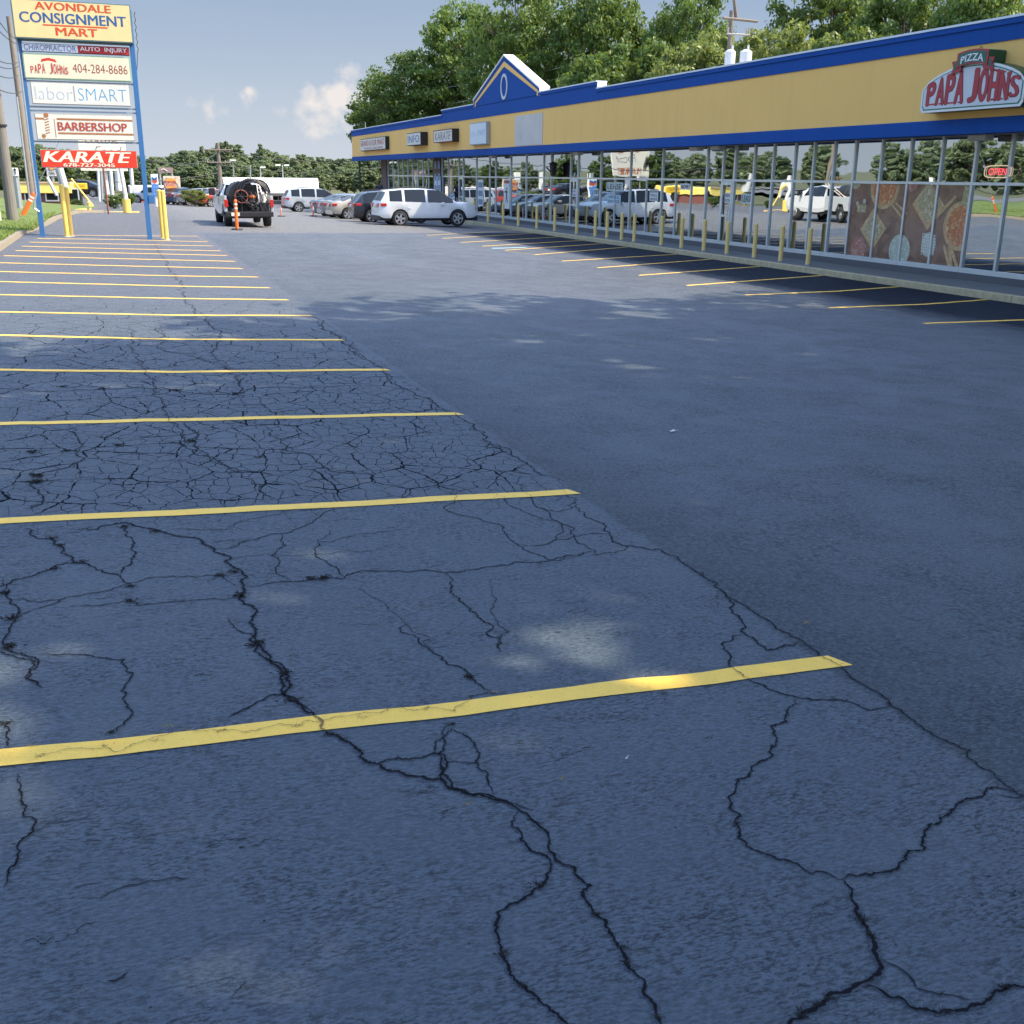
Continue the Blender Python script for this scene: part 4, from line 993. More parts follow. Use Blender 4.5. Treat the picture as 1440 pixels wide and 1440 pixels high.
mb = MB(); mb.path([(px_+.1, ya-.52*W_+.05*math.cos(t*.7), 3.5+1.30+.05*math.sin(t*.7)) for t in range(5)], .008); mb.build('lifting_eye', [M_dark], pj)

# ------------------------------------------------------------------ pylon sign
YP = 35.4
py = thing('pylon_sign', (-.65, YP, .05), 'tall multi-tenant roadside sign with stacked panels on two blue posts', 'sign')
M_pblue = mat('pylon_blue_paint', (.035, .14, .34), .5, dirt=.2, scale=3)
xl, _ = onY(60.3, 332, YP); xr, _ = onY(211, 337, YP)
for xx, zt_ in ((xl, 6.0), (xr, 6.45)):
    mb = MB(); mb.box(xx-.07, xx+.07, YP-.07, YP+.07, gz(xx, YP)-.3, zt_); 
    mb.build('post', [M_pblue], py, bevel=.008)
mb = MB(); mb.path([(xl-.05, YP-.10, 5.6), (xl-.04, YP-.10, 4.6), (xl-.05, YP-.10, 2.6), (xl-.03, YP-.10, 1.3), (xl-.12, YP-.12, 1.05), (xl-.14, YP-.12, .9), (xl-.02, YP-.10, .8)], .028); mb.build('conduit', [M_steel], py)
mb = MB(); mb.box(xr+.075, xr+.24, YP-.09, YP+.05, 1.05, 1.28); mb.build('junction_box', [M_pblue], py)
mb = MB(); mb.path([(xr+.13, YP+.05, 6.4-.1*i) if i % 2 else (xr+.17, YP+.05, 6.4-.1*i) for i in range(12)]+[(xr+.10, YP, 5.0), (xr+.05, YP, 4.7)], .010); mb.build('cable', [M_dark], py)
mb = MB()
for z in (5.5, 4.42, 3.73, 3.62, 2.78): mb.box(xl+.07, xr-.07, YP-.03, YP+.03, z-.025, z+.025)
mb.build('crossbar', [mat('grey_blue_steel', (.25, .30, .36), .5)], py)
def panel(x0, x1, z0, z1, face, framem, dy=.0, th=.14, rim=.035):
    f = MB(); y = YP-.10-dy; f.box(x0, x1, y, y+th, z0, z1); pn = f.build('panel', [framem], py, bevel=.006)
    g = MB(); g.box(x0+rim, x1-rim, y-.006, y-.001, z0+rim, z1-rim); g.build('face', [face], pn)
    return pn, y-.009
def lets(pn, y, items, m):
    mb = MB()
    for (tx, x0, z0, W__, H__, kw) in items: text_on(mb, tx, (x0, y, z0), (1, 0, 0), (0, 0, 1), W__, H__, **kw)
    return mb.build('lettering', [m], pn)
M_sred = mat('sign_letter_red', (.60, .07, .015), .5); M_sblue = mat('sign_letter_navy', (.02, .10, .28), .5)
x0, x1, z0, z1 = -2.23, .94, 5.52, 6.55; PW = x1-x0
pn, y = panel(x0, x1, z0, z1, mat('cream_face', (.74, .56, .27), .45), mat('teal_frame', (.10, .18, .20), .5), dy=.14, th=.30)
lets(pn, y, [('AVONDALE', x0+.62, z0+.77, 2.0, .20, dict(offset=.035))], M_sred)
lets(pn, y, [('MART', x0+1.10, z0+.12, 1.10, .21, dict(offset=.035))], M_sred)
lets(pn, y, [('CONSIGNMENT', x0+.19, z0+.43, 2.82, .27, dict(offset=.03))], M_sblue)
mb = MB(); mb.box(x0+.77, x0+2.50, y-.001, y+.002, z0+.36, z0+.395); mb.build('underline', [M_sred], pn)
pn, y = panel(-2.09, .80, 5.20, 5.42, mat('chalk_face', (.74, .74, .80), .5), M_dark, rim=.012)
mb = MB(); mb.box(-.60, .788, y-.002, y+.002, 5.212, 5.408); mb.build('red_field', [mat('deep_red_face', (.45, .02, .02), .5)], pn)
lets(pn, y, [('CHIROPRACTOR', -2.03, 5.235, 1.38, .155, dict(offset=.0))], mat('slate_letters', (.10, .11, .25), .5))
lets(pn, y-.004, [('AUTO  INJURY', -.54, 5.235, 1.27, .15, dict(offset=.035))], M_white)
pn, y = panel(-2.10, .79, 4.48, 5.15, mat('ivory_face', (.68, .64, .48), .45), mat('pale_green_frame', (.25, .42, .28), .5), th=.2, rim=.03)
mbx = MB()
for li, ch in enumerate('PAPA JOHNS'):
    if ch == ' ': continue
    aa = (li+.5)/10
    text_on(mbx, ch, (-1.92+.102*li, y-.0006*li, 4.63), (1, 0, 0), (0, 0, 1), .080, .16+.12*(1-(2*aa-1)**2), offset=.05)
mbx.build('lettering', [mat('coral_red_letters', (.55, .035, .02), .5)], pn)
mbx = MB(); mbx.prism([(-1.63, 4.93), (-1.60, 5.01), (-1.42, 5.05), (-1.24, 5.01), (-1.21, 4.93), (-1.28, 4.95), (-1.42, 4.98), (-1.56, 4.95)], 'y', y, y+.003); mbx.build('ribbon_logo', [MATS['coral_red_letters']], pn)
lets(pn, y, [('404-284-8686', -.80, 4.68, 1.50, .24, dict(offset=-.005))], mat('maroon_letters', (.30, .05, .03), .5))
pn, y = panel(-1.98, .71, 3.80, 4.40, mat('bright_white_face', (.66, .65, .60), .4), mat('grey_frame', (.30, .30, .28), .5), th=.1, rim=.02)
lets(pn, y, [('labor', -1.88, 3.93, 1.0, .34, dict(offset=-.022))], mat('pale_lilac_letters', (.36, .42, .56), .5))
lets(pn, y, [('SMART', -.72, 3.93, 1.33, .33, dict(offset=-.022))], mat('cyan_blue_letters', (.05, .30, .52), .5))
mb = MB(); mb.box(-.84, -.815, y, y+.003, 3.90, 4.32); mb.build('divider', [mat('grey_bar', (.25, .28, .35), .5)], pn)
pn, y = panel(-1.97, .72, 2.83, 3.55, M_panelw, mat('grey_frame', (.3, .3, .28), .5), th=.1, rim=.02)
M_brown = mat('brown_stripe', (.36, .15, .06), .5)
mb = MB(); mb.box(-1.95, -1.72, y-.001, y+.002, 3.38, 3.43); mb.box(-1.38, .70, y-.001, y+.002, 3.38, 3.43); mb.box(-1.38, .70, y-.001, y+.002, 2.99, 3.04); mb.build('stripe', [M_brown], pn)
mb = MB()
for k in range(7): mb.prism([(-1.72, 2.98+.075*k), (-1.60, 3.02+.075*k), (-1.60, 3.05+.075*k), (-1.72, 3.01+.075*k)], 'y', y-.001, y+.002)
mb.tube((-1.66, y, 3.50), (-1.66, y+.002, 3.50), .07); mb.tube((-1.78, y, 2.93), (-1.78, y+.002, 2.93), .06); mb.box(-1.46, -1.44, y-.001, y+.002, 2.90, 3.40)
mb.build('barber_pole_print', [M_brown], pn)
lets(pn, y-.003, [('BARBERSHOP', -1.37, 3.09, 1.90, .235, dict(offset=.045))], mat('brick_red_letters', (.42, .06, .035), .5))
pn, y = panel(-1.94, .74, 2.05, 2.56, mat('karate_red', (.70, .045, .02), .4), mat('grey_frame', (.3, .3, .28), .5), th=.1, rim=.02)
lets(pn, y, [('KARATE', -1.86, 2.21, 2.42, .30, dict(offset=.05, shear=.25))], mat('cream_letters', (.82, .78, .60), .5))
lets(pn, y, [('678-727-3045', -1.34, 2.085, 1.42, .10, dict(offset=.045))], mat('cream_letters', (.82, .78, .60), .5))

# college food market sign farther along the street
YS = 85
cf = thing('market_sign', (-3.4, YS, -.2), 'white food market sign on a pole behind the red KARATE panel', 'sign')
xa, zt_ = onY(108, 188, YS); xb, _ = onY(175, 188, YS); 
mb = MB(); mb.box(xa, xb, YS, YS+.25, zt_-2.5, zt_); pn = mb.build('panel', [M_panelw], cf, bevel=.02)
mb = MB()
text_on(mb, 'COLLEGE', (xa+.5, YS-.01, zt_-.62), (1, 0, 0), (0, 0, 1), xb-xa-1.0, .44, offset=.03); mb.build('lettering', [mat('rust_letters', (.45, .14, .05), .5)], pn); mb = MB(); text_on(mb, 'MARKET', (xa+.4, YS-.01, zt_-2.32), (1, 0, 0), (0, 0, 1), xb-xa-.8, .50, offset=.03)
mb.build('lettering', [MATS['rust_letters']], pn)
mb = MB(); text_on(mb, 'Food', (xa+1.0, YS-.01, zt_-1.45), (1, 0, 0), (0, 0, 1), 1.9, .62, offset=-.02, shear=.35); mb.build('lettering', [M_ink], pn)
mb = MB(); mb.tube(((xa+xb)/2, YS+.4, -.6), ((xa+xb)/2, YS+.4, zt_-.2), .18); mb.build('pole', [mat('white_pole_paint', (.66, .66, .62), .5)], cf)

# ------------------------------------------------------------------ posts, poles, wires
def ypost(px, pyy, top, label, tilt=0):
    x, yw = onG(px, pyy)
    o = thing('guard_post', (x, yw, gz(x, yw)), label, 'guard post', 'yellow guard posts beside the pylon sign')
    mb = MB(); z = gz(x, yw); mb.tube((x, yw, z-.1), (x+tilt, yw, z+top), .068, .068, 16); mb.tube((x+tilt, yw, z+top), (x+tilt, yw, z+top+.03), .068, .04, 16)
    mb.build('pipe', [M_ybright], o); mb = MB(); mb.tube((x, yw, z-.02), (x, yw, z+.02), .13, .10, 12); mb.build('footing', [M_conc], o)
ypost(94.5, 333, 1.50, 'bright yellow steel guard post, taller front one right of the left blue post')
ypost(100.5, 332.2, 1.42, 'bright yellow steel guard post standing behind the taller one near the left blue post')
ypost(229.5, 335.5, 1.45, 'bright yellow guard post, back left one of the pair beside the right blue post')
ypost(234.5, 337.3, 1.45, 'bright yellow steel guard post, front right one of the pair beside the right blue post')

def upole(name, x, y, z0, h, r, label, lean=(0, 0), arms=(), m=None):
    o = thing(name, (x, y, z0), label, 'utility pole'); top = (x+lean[0], y+lean[1], z0+h)
    mb = MB(); mb.tube((x, y, z0-.3), top, r, r*.68, 14); mb.build('shaft', [m or M_wood], o)
    for (hz_, L, ang) in arms:
        if hz_ < 0: hz_ += h
        k = hz_/h; cx, cy = x+lean[0]*k, y+lean[1]*k; dx, dy = math.cos(ang)*L/2, math.sin(ang)*L/2
        mb = MB(); mb.tube((cx-dx, cy-dy-r, z0+hz_), (cx+dx, cy+dy-r, z0+hz_), .06, .06, 6); a_ = mb.build('crossarm', [M_wood], o)
        mb = MB()
        for s in (-.95, -.5, .5, .95): mb.tube((cx+dx*s, cy+dy*s-r, z0+hz_+.05), (cx+dx*s, cy+dy*s-r, z0+hz_+.22), .04, .03, 6)
        mb.build('insulator', [mat('porcelain', (.35, .33, .30), .3)], a_)
    return o, top
# big grey pole on the grass: base at (22,312)
bx, by_ = -3.72, 44.8
p1o, p1t = upole('utility_pole', -3.45, 42.0, verge_z(-3.45, 42), 6.2, .20, 'stout grey utility pole on the grass at the left edge', m=mat('grey_pole', (.17, .16, .145), .9, var=.3, scale=3, stretch=(5, 5, .6)))
mb = MB(); mb.tube((-3.45, 42.0, 3.4), (-3.45, 42.0, 3.46), .215, .215, 14); mb.build('band', [M_dark], p1o)
# pale concrete pillar behind it at the very edge
o = MB().tube((-3.98, 41.0, verge_z(-4, 41)-.2), (-4.02, 41.0, 5.9), .27, .17, 16).build('concrete_pole', [mat('pale_concrete_pole', (.44, .40, .33), .8)]); tag(o, 'pale tapering concrete pole behind the grey utility pole', 'pole')
# wooden pole behind the left blue post
x2, zb2 = onY(47, 292, 62); 
p2o, p2t = upole('utility_pole', x2, 62, .2, 9.0, .17, 'wooden utility pole rising behind the left post of the pylon sign', lean=(-.05, 0))
mb = MB(); mb.tube((x2-.12, 61.8, .3), (x2-.12, 61.8, 5.5), .05); mb.build('riser', [M_steel], p2o)
# orange guy-wire guard
gx0, gz0 = onY(30.5, 306, 46); gx1, gz1 = onY(47.5, 271.5, 46)
o = thing('guy_wire_guard', (gx0, 46, gz0), 'orange tube guard slanting over a guy wire on the grass', 'guard')
mb = MB(); mb.tube((gx0, 46, gz0), (gx1, 46, gz1), .085, .085, 12); mb.build('tube', [M_orange], o)
mb = MB(); d_ = Vector((gx1-gx0, 0, gz1-gz0)); 
for k in (.68, .8): mb.tube(Vector((gx0, 46, gz0))+d_*k, Vector((gx0, 46, gz0))+d_*(k+.06), .088, .088, 12)
mb.build('reflective_band', [M_white], o)
mb = MB(); mb.tube((gx1, 46, gz1), Vector((gx1, 46, gz1))+d_*3.2, .012, .012, 5); mb.tube((gx0, 46, gz0), Vector((gx0, 46, gz0))-d_*.3, .012, .012, 5); mb.build('wire', [M_steel], o)
# far poles
def pole_px(px, pt, pb, Y, r, label, arms=(), name='utility_pole', m=None, lean=(0, 0)):
    x, zt_ = onY(px, pt, Y); _, zb_ = onY(px, pb, Y); z0 = min(zb_, gz(x, min(Y, 110))) if zb_ > -3 else zb_
    return upole(name, x, Y, z0, zt_-z0, r, label, arms=arms, m=m, lean=lean)
f1, f1t = pole_px(306, 201, 293, 105, .22, 'tall brown utility pole with crossarms left of the white-roofed building', arms=((-.6, 2.6, 0), (-1.7, 2.2, .1)))
f2, f2t = pole_px(1029, 15, 95, 50, .15, 'wooden power pole with transformers behind the mall roof', arms=())
# the power pole behind the mall gets its arms and cans by height
x, zt_ = onY(1033, 2, 50); 
for (pxa, pya, L_) in ((1037, 28, 2.6),):
    cx, cz = onY(pxa, pya, 50); mb = MB(); mb.tube((cx-1.0, 49.7, cz), (cx+.95, 49.7, cz-.06), .07, .07, 6); mb.build('crossarm', [M_wood], f2)
cx, cz = onY(1036, 50, 50); mb = MB(); mb.tube((cx-.8, 49.6, cz), (cx+.5, 49.6, cz), .045, .045, 6)
for s in (-.75, -.5, .3, .45): mb.tube((cx+s, 49.6, cz), (cx+s, 49.6, cz+.3), .04, .05, 6)
mb.build('insulator_rack', [mat('porcelain', (.35, .33, .3), .3)], f2)
for pxa, rr in ((1019, .26), (1041, .30)):
    cx, cz = onY(pxa, 85, 50); mb = MB(); mb.tube((cx, 49.5, cz-.55), (cx, 49.5, cz+.35), rr, rr, 16); mb.tube((cx, 49.5, cz+.35), (cx, 49.5, cz+.45), rr, rr*.5, 16); mb.tube((cx+.1, 49.5, cz+.4), (cx+.1, 49.5, cz+.65), .05); mb.build('transformer', [mat('pale_transformer', (.66, .68, .70), .45)], f2)
cx, cz = onY(1031, 15, 50); mb = MB(); mb.tube((cx+.2, 50, cz-.3), (cx-.15, 50, cz+1.2), .10, .07, 8); mb.build('leaning_top', [M_wood], f2)
f3, f3t = pole_px(808, 85, 125, 78, .22, 'reddish brown utility pole behind the mall right of the gable', arms=())
wires = MB()
def wire(a, b, sag=.6, r=.018, n=12):
    pts = [(a[0]+(b[0]-a[0])*i/n, a[1]+(b[1]-a[1])*i/n, a[2]+(b[2]-a[2])*i/n-sag*4*(i/n)*(1-i/n)) for i in range(n+1)]
    mb = MB(); mb.path(pts, r, 5); return mb
def wire_obj(a, b, label, sag=.6, r=.018):
    o = wire(a, b, sag, r).build('overhead_wire', [mat('black_cable', (.03, .03, .032), .6)]); tag(o, label, 'wire', 'overhead wires'); return o
def P3(px, pyy, Y): x, z = onY(px, pyy, Y); return (x, Y, z)
WL = mat('pale_cable', (.35, .36, .33), .6)
for k, (ya_, yb_, yc) in enumerate(((90, 102, 120), (103, 118, 150), (118, 134, 175))):
    o = wire(P3(812, ya_, 77), P3(535, yc+12, 108), .3, .03).build('overhead_wire', [WL]); tag(o, 'pale overhead wire in front of the trees left of the gable, %s' % ['topmost', 'middle', 'lowest'][k], 'wire', 'overhead wires')
for k, (a, b, c_, d) in enumerate(((0, -12, 22, 55), (0, 28, 27, 62), (0, 66, 24, 86), (0, 78, 24, 92), (0, 87, 22, 106), (0, 107, 28, 128))):
    ex = c_+ (4 if k > 1 else 0); wire_obj(P3(-60, b-60 if k < 2 else b-20, 25), P3(ex, d, 61.5), 'dark service wire left of the pylon sign, %s from the top' % ORD[k], .3, .016)
wire_obj(P3(206, 224, 60), P3(306, 214, 105), 'dark wire between the pylon sign and the tall brown pole', .6, .03)
wire_obj((f1t[0], 105, f1t[2]-.6), P3(560, 219, 120), 'thin wire from the tall brown pole toward the mall, upper', .8, .03)
wire_obj((f1t[0], 105, f1t[2]-1.9), P3(560, 231, 120), 'thin wire from the tall brown pole toward the mall, lower', .8, .03)
wire_obj(P3(0, 238, 100), (f1t[0], 105, f1t[2]-2.6), 'thin low wire crossing behind the pylon sign', .9, .035)
# antenna stub on the far roof corner
o = MB().tube((XF+.6, 90.5, 5.4), (XF+.6, 90.5, 6.0), .03).build('roof_pipe', [M_steel]); tag(o, 'short thin pipe standing on the far roof corner', 'pipe')
# lamp posts / slim poles beyond the lot
M_pw = mat('white_pole_paint', (.66, .66, .62), .5)
def slim(px, pt, pb, Y, r, label, m, name='slim_pole', lean=0):
    x0_, zb_ = onY(px+lean, pb, Y); x1_, zt_ = onY(px, pt, Y)
    o = MB().tube((x0_, Y, zb_), (x1_, Y, zt_), r, r, 8).build(name, [m]); tag(o, label, 'pole'); return o
slim(145, 236, 302, 56, .045, 'thin rusty rod leaning behind the KARATE panel', mat('rusty_steel', (.20, .08, .05), .8), lean=8)
slim(137.5, 236, 290, 95, .10, 'pale slim pole, leftmost of the row under the KARATE panel', M_pw, lean=3)
slim(141.5, 236, 288, 98, .12, 'grey slim pole, second of the row under the KARATE panel', M_steel, lean=3)
slim(155, 236, 286, 92, .14, 'white slim pole, third of the row under the KARATE panel', M_pw, lean=4)
slim(165, 236, 268, 110, .28, 'thick pale pole, fourth of the row under the KARATE panel', M_pw, lean=2)
slim(184, 236, 262, 100, .16, 'pale pole next to the right blue post', M_pw, lean=2)
slim(352, 232, 252, 120, .07, 'bare slim steel pole just above the left half of the white roof', M_steel)
lp = thing('street_lamp', (onY(328, 250, 118)[0], 118, 0), 'slim lamp post with flat pale head above the white-roofed building', 'street lamp')
xx, zz = onY(327.5, 225.5, 118); mb = MB(); mb.box(xx-.32, xx+.32, 117.9, 118.1, zz-.07, zz+.07); mb.build('lamp_head', [M_white], lp, bevel=.03)
mb = MB(); mb.tube((xx, 118.2, zz-.1), (xx, 118.2, -.8), .05, .08, 8); mb.build('post', [M_steel], lp)
for k, (px, pt) in enumerate(((397, 232), (366, 235))):
    xx, zz = onY(px, pt, 130); lp = thing('street_lamp', (xx, 130, -1), ['double headed pale lamp post above the white roof', 'single thin lamp post behind the middle of the white roof'][k], 'street lamp')
    mb = MB()
    for s in ((-.5, .5) if k == 0 else (.3,)): mb.box(xx+s-.28, xx+s+.28, 129.9, 130.1, zz-.07, zz+.05)
    mb.build('lamp_head', [M_white], lp); mb = MB(); mb.tube((xx, 130, -1), (xx, 130, zz), .07, .05, 8); mb.build('post', [M_steel], lp)
# white pole with yellow base
x, zb_ = onY(179, 297.5, 60); _, zt_ = onY(174, 238, 60)
o = thing('sign_pole', (x, 60, zb_), 'white pole with a fat yellow cylinder base beyond the lot', 'pole')
mb = MB(); mb.tube((x, 60, zb_+.6), (x-.12, 60, zt_), .11, .11, 12); mb.build('shaft', [M_pw], o)
mb = MB(); mb.tube((x, 60, zb_-.05), (x, 60, zb_+.62), .20, .20, 16); mb.build('base', [M_ybright], o)
# grey pole behind the left yellow guards, with brown stump
x, zb_ = onY(94, 288, 70); _, zt_ = onY(88, 236, 70)
o = thing('sign_pole', (x, 70, zb_), 'thick pale grey pole behind the left pair of guard posts', 'pole')
mb = MB(); mb.tube((x, 70, zb_+.9), (x-.2, 70, zt_), .24, .24, 14); mb.build('shaft', [mat('matt_grey_pole', (.42, .43, .42), .6)], o)
mb = MB(); mb.tube((x+.08, 70, zb_-.4), (x, 70, zb_+.92), .13, .13, 10); mb.build('stump', [mat('brown_stump', (.22, .15, .05), .8)], o)
# yellow hydrant and kerb
x, z = onY(126.5, 300, 61)
o = thing('fire_hydrant', (x, 61, z), 'yellow hydrant-like pipe on the yellow kerb beyond the lot', 'hydrant')
mb = MB(); mb.tube((x, 61, z-.1), (x, 61, z+.50), .085, .085, 12); mb.sphere((x, 61, z+.52), .10, 10); mb.build('barrel', [M_ybright], o)
mb = MB(); mb.tube((x-.16, 61, z+.34), (x+.16, 61, z+.34), .05, .05, 10); mb.build('outlets', [M_ybright], o)
x0_, z0_ = onY(104, 297, 61.5); x1_, z1_ = onY(196, 299, 61.5)
o = MB().box(x0_, x1_, 61.4, 61.65, z1_-.25, z1_+.06).build('yellow_kerb', [M_ybright], bevel=.02); tag(o, kind='structure')
x0_, z0_ = onY(104, 294.5, 63); x1_, _ = onY(122, 294.5, 63)
o = MB().box(x0_, x1_, 62.9, 63.15, z0_-.3, z0_+.04).build('wheel_stop', [M_ybright], bevel=.03); tag(o, 'yellow parking block left of the hydrant', 'parking block')
a_ = onY(100, 251, 64); b_ = onY(131, 290, 64)
o = MB().tube((a_[0], 64, a_[1]), (b_[0], 64, b_[1]), .05, .05, 10).build('guy_wire_guard', [M_ybright]); tag(o, 'long yellow tube guard slanting down beside the hydrant', 'guard')

# ------------------------------------------------------------------ background buildings and signs
def zg(x, Y): return gz(x, min(Y, 115))-.03
def bsign(px0, px1, pt, pb, Y, face, label, name='roadside_sign', poles=1, frame=None, foot=292):
    xa, zt_ = onY(px0, pt, Y); xb, zb_ = onY(px1, pb, Y)
    o = thing(name, ((xa+xb)/2, Y, -.8), label, 'sign'); mb = MB(); mb.box(xa, xb, Y, Y+.3, zb_, zt_); pn = mb.build('panel', [face], o, bevel=.02)
    mb = MB(); xs_ = [(xa+xb)/2] if poles == 1 else [xa+.15, xb-.15]
    for q in xs_: mb.tube((q, Y+.15, -1.2), (q, Y+.15, zb_+.02), .12, .12, 8)
    mb.build('pole', [frame or M_dark], o); return o, pn, xa, xb, zb_, zt_
# burger restaurant sign
o, pn, xa, xb, zb_, zt_ = bsign(229, 254.5, 247.8, 269, 100, mat('beige_face', (.66, .55, .42), .5), 'cream BURGER KING sign with round bun logo beside the blue fuel sign', frame=mat('rusty_steel', (.2, .08, .05), .8))
cx, cz, r = xa+.42*(xb-xa), (zb_+zt_)/2, (zt_-zb_)*.40
def half(s, r_, gap):
    P = [(cx+r_*math.cos(t), cz+s*gap+s*(r_-gap)*math.sin(t)) for t in [math.pi*i/14 for i in range(15)]]; return P
mb = MB(); N = 28
for i in range(18):
    a0, a1 = 2.0+i*.16, 2.0+(i+1)*.16; mb.prism([(cx+r*1.16*math.cos(a0), cz+r*1.12*math.sin(a0)), (cx+r*1.16*math.cos(a1), cz+r*1.12*math.sin(a1)), (cx+r*1.04*math.cos(a1), cz+r*1.02*math.sin(a1)), (cx+r*1.04*math.cos(a0), cz+r*1.02*math.sin(a0))], 'y', 99.975, 99.99)
mb.build('blue_swoosh', [M_sblue], pn)
mb = MB(); mb.prism(half(1, r*.95, r*.42), 'y', 99.965, 99.99); mb.prism(half(-1, r*.95, r*.42), 'y', 99.965, 99.99); mb.build('bun', [mat('bun_orange', (.80, .34, .06), .5)], pn)
mb = MB(); text_on(mb, 'BURGER', (cx-r*.88, 99.96, cz+.03), (1, 0, 0), (0, 0, 1), r*1.76, r*.42, offset=.04); text_on(mb, 'KING', (cx-r*.75, 99.96, cz-r*.42), (1, 0, 0), (0, 0, 1), r*1.5, r*.42, offset=.04); mb.build('lettering', [M_sred], pn)
mb = MB(); mb.path([(xb-.3+.12*math.sin(i*.9), 99.98, zb_+.2+i*.14) for i in range(8)], .03, 5); mb.build('squiggle', [mat('tan_print', (.45, .30, .20), .5)], pn)
xa2, zt2 = onY(222, 268.8, 100); xb2, zb2_ = onY(255, 273, 100)
mb = MB(); mb.box(xa2, xb2, 99.9, 100.2, zb2_, zt2-.01); pn2 = mb.build('lower_panel', [mat('coral_panel', (.62, .16, .14), .5)], o)
mb = MB(); text_on(mb, 'DRIVE THRU OPEN LATE', (xa2+.1, 99.89, zb2_+.07), (1, 0, 0), (0, 0, 1), xb2-xa2-.2, (zt2-zb2_)*.5, offset=.01); mb.build('lettering', [M_panelw], pn2)
# fuel sign
o, pn, xa, xb, zb_, zt_ = bsign(211.5, 224.5, 245, 276, 85, mat('fuel_white', (.72, .74, .76), .5), 'narrow fuel sign with blue and red chevrons over a blue price panel', frame=M_white)
mb = MB(); h = zt_-zb_; mb.box(xa, xb, 84.98, 84.99, zb_, zb_+.55*h); mb.build('blue_field', [mat('price_blue', (.06, .20, .50), .5)], pn)
def chev(z, c_):
    mb = MB(); w_ = xb-xa; m_ = (xa+xb)/2
    mb.prism([(xa+.08, z+.0), (m_, z-.12), (xb-.08, z), (xb-.08, z+.17), (m_, z+.05), (xa+.08, z+.17)], 'y', 84.97, 84.985); mb.build('chevron', [c_], pn)
chev(zb_+.78*h, M_sblue); chev(zb_+.66*h, M_sred)
mb = MB()
for k in range(3): text_on(mb, ['3 29', '3 69', '3 89'][k], (xa+.12, 84.97, zb_+.06*h+.16*h*k), (1, 0, 0), (0, 0, 1), (xb-xa)*.7, .09*h, offset=.0)
mb.build('lettering', [mat('pale_blue_digits', (.35, .50, .72), .5)], pn)
o, pn, xa, xb, zb_, zt_ = bsign(222, 243.5, 235.5, 243.5, 130, mat('dull_pink_board', (.28, .20, .19), .6), 'small dull brown billboard above the burger sign', name='billboard', poles=2, frame=M_steel)
mb = MB(); mb.path([(xa+.3+i*.22, 129.97, (zb_+zt_)/2+.15*math.sin(i*1.3)) for i in range(int((xb-xa-.6)/.22))], .04, 5); mb.build('scrawl', [M_panelw], pn)
o, pn, xa, xb, zb_, zt_ = bsign(291.5, 304.5, 264, 275, 105, mat('offwhite_face', (.66, .64, .58), .5), 'white sign with dark round logo left of the tall brown pole', poles=2, frame=mat('sand_post', (.45, .42, .35), .7), foot=290)
mb = MB(); mb.tube(((xa+xb)/2, 104.97, (zb_+zt_)/2), ((xa+xb)/2, 104.99, (zb_+zt_)/2), .28, .28, 20); mb.build('logo', [mat('dark_slate_logo', (.06, .06, .09), .5)], pn)
mb = MB(); mb.tube(((xa+xb)/2-.05, 104.955, (zb_+zt_)/2+.05), ((xa+xb)/2-.05, 104.965, (zb_+zt_)/2+.05), .11, .11, 16); mb.build('logo_centre', [M_pjred], pn)
o, pn, xa, xb, zb_, zt_ = bsign(64.5, 81, 234, 248, 90, mat('grey_white_face', (.6, .6, .6), .5), 'small roadside sign with orange dot and dark letters under KARATE', poles=1, frame=M_steel)
mb = MB(); text_on(mb, 'BURGER', (xa+.12, 89.97, zb_+.42), (1, 0, 0), (0, 0, 1), xb-xa-.24, .18, offset=.03); text_on(mb, 'KING', (xa+.15, 89.97, zb_+.12), (1, 0, 0), (0, 0, 1), xb-xa-.3, .22, offset=.03); mb.build('lettering', [M_dark], pn)
mb = MB(); mb.tube(((xa+xb)/2, 89.96, zt_-.12), ((xa+xb)/2, 89.98, zt_-.12), .13, .13, 14); mb.build('dot', [mat('bun_orange', (.8, .34, .06), .5)], pn)
o, pn, xa, xb, zb_, zt_ = bsign(100, 123, 257.5, 266, 80, mat('taxi_yellow', (.80, .52, .03), .5), 'bright yellow sign with dark lettering right of the grey pole', poles=1)
mb = MB(); text_on(mb, 'PAYDAY', (xa+.12, 79.97, zb_+.12), (1, 0, 0), (0, 0, 1), xb-xa-.24, (zt_-zb_)*.5, offset=.02); mb.build('lettering', [mat('olive_letters', (.25, .16, .02), .5)], pn)
o, pn, xa, xb, zb_, zt_ = bsign(16.5, 26, 236, 248, 52, mat('signal_white', (.74, .74, .72), .5), 'small white street sign with black arrow on a thin pole', name='traffic_sign', poles=1, frame=M_steel)
mb = MB(); mb.prism([((xa+xb)/2-.02, zb_+.08), ((xa+xb)/2+.02, zb_+.08), ((xa+xb)/2+.02, zb_+.25), ((xa+xb)/2+.06, zb_+.25), ((xa+xb)/2, zb_+.36), ((xa+xb)/2-.06, zb_+.25), ((xa+xb)/2-.02, zb_+.25)], 'y', 51.975, 51.99); mb.build('arrow', [M_ink], pn)

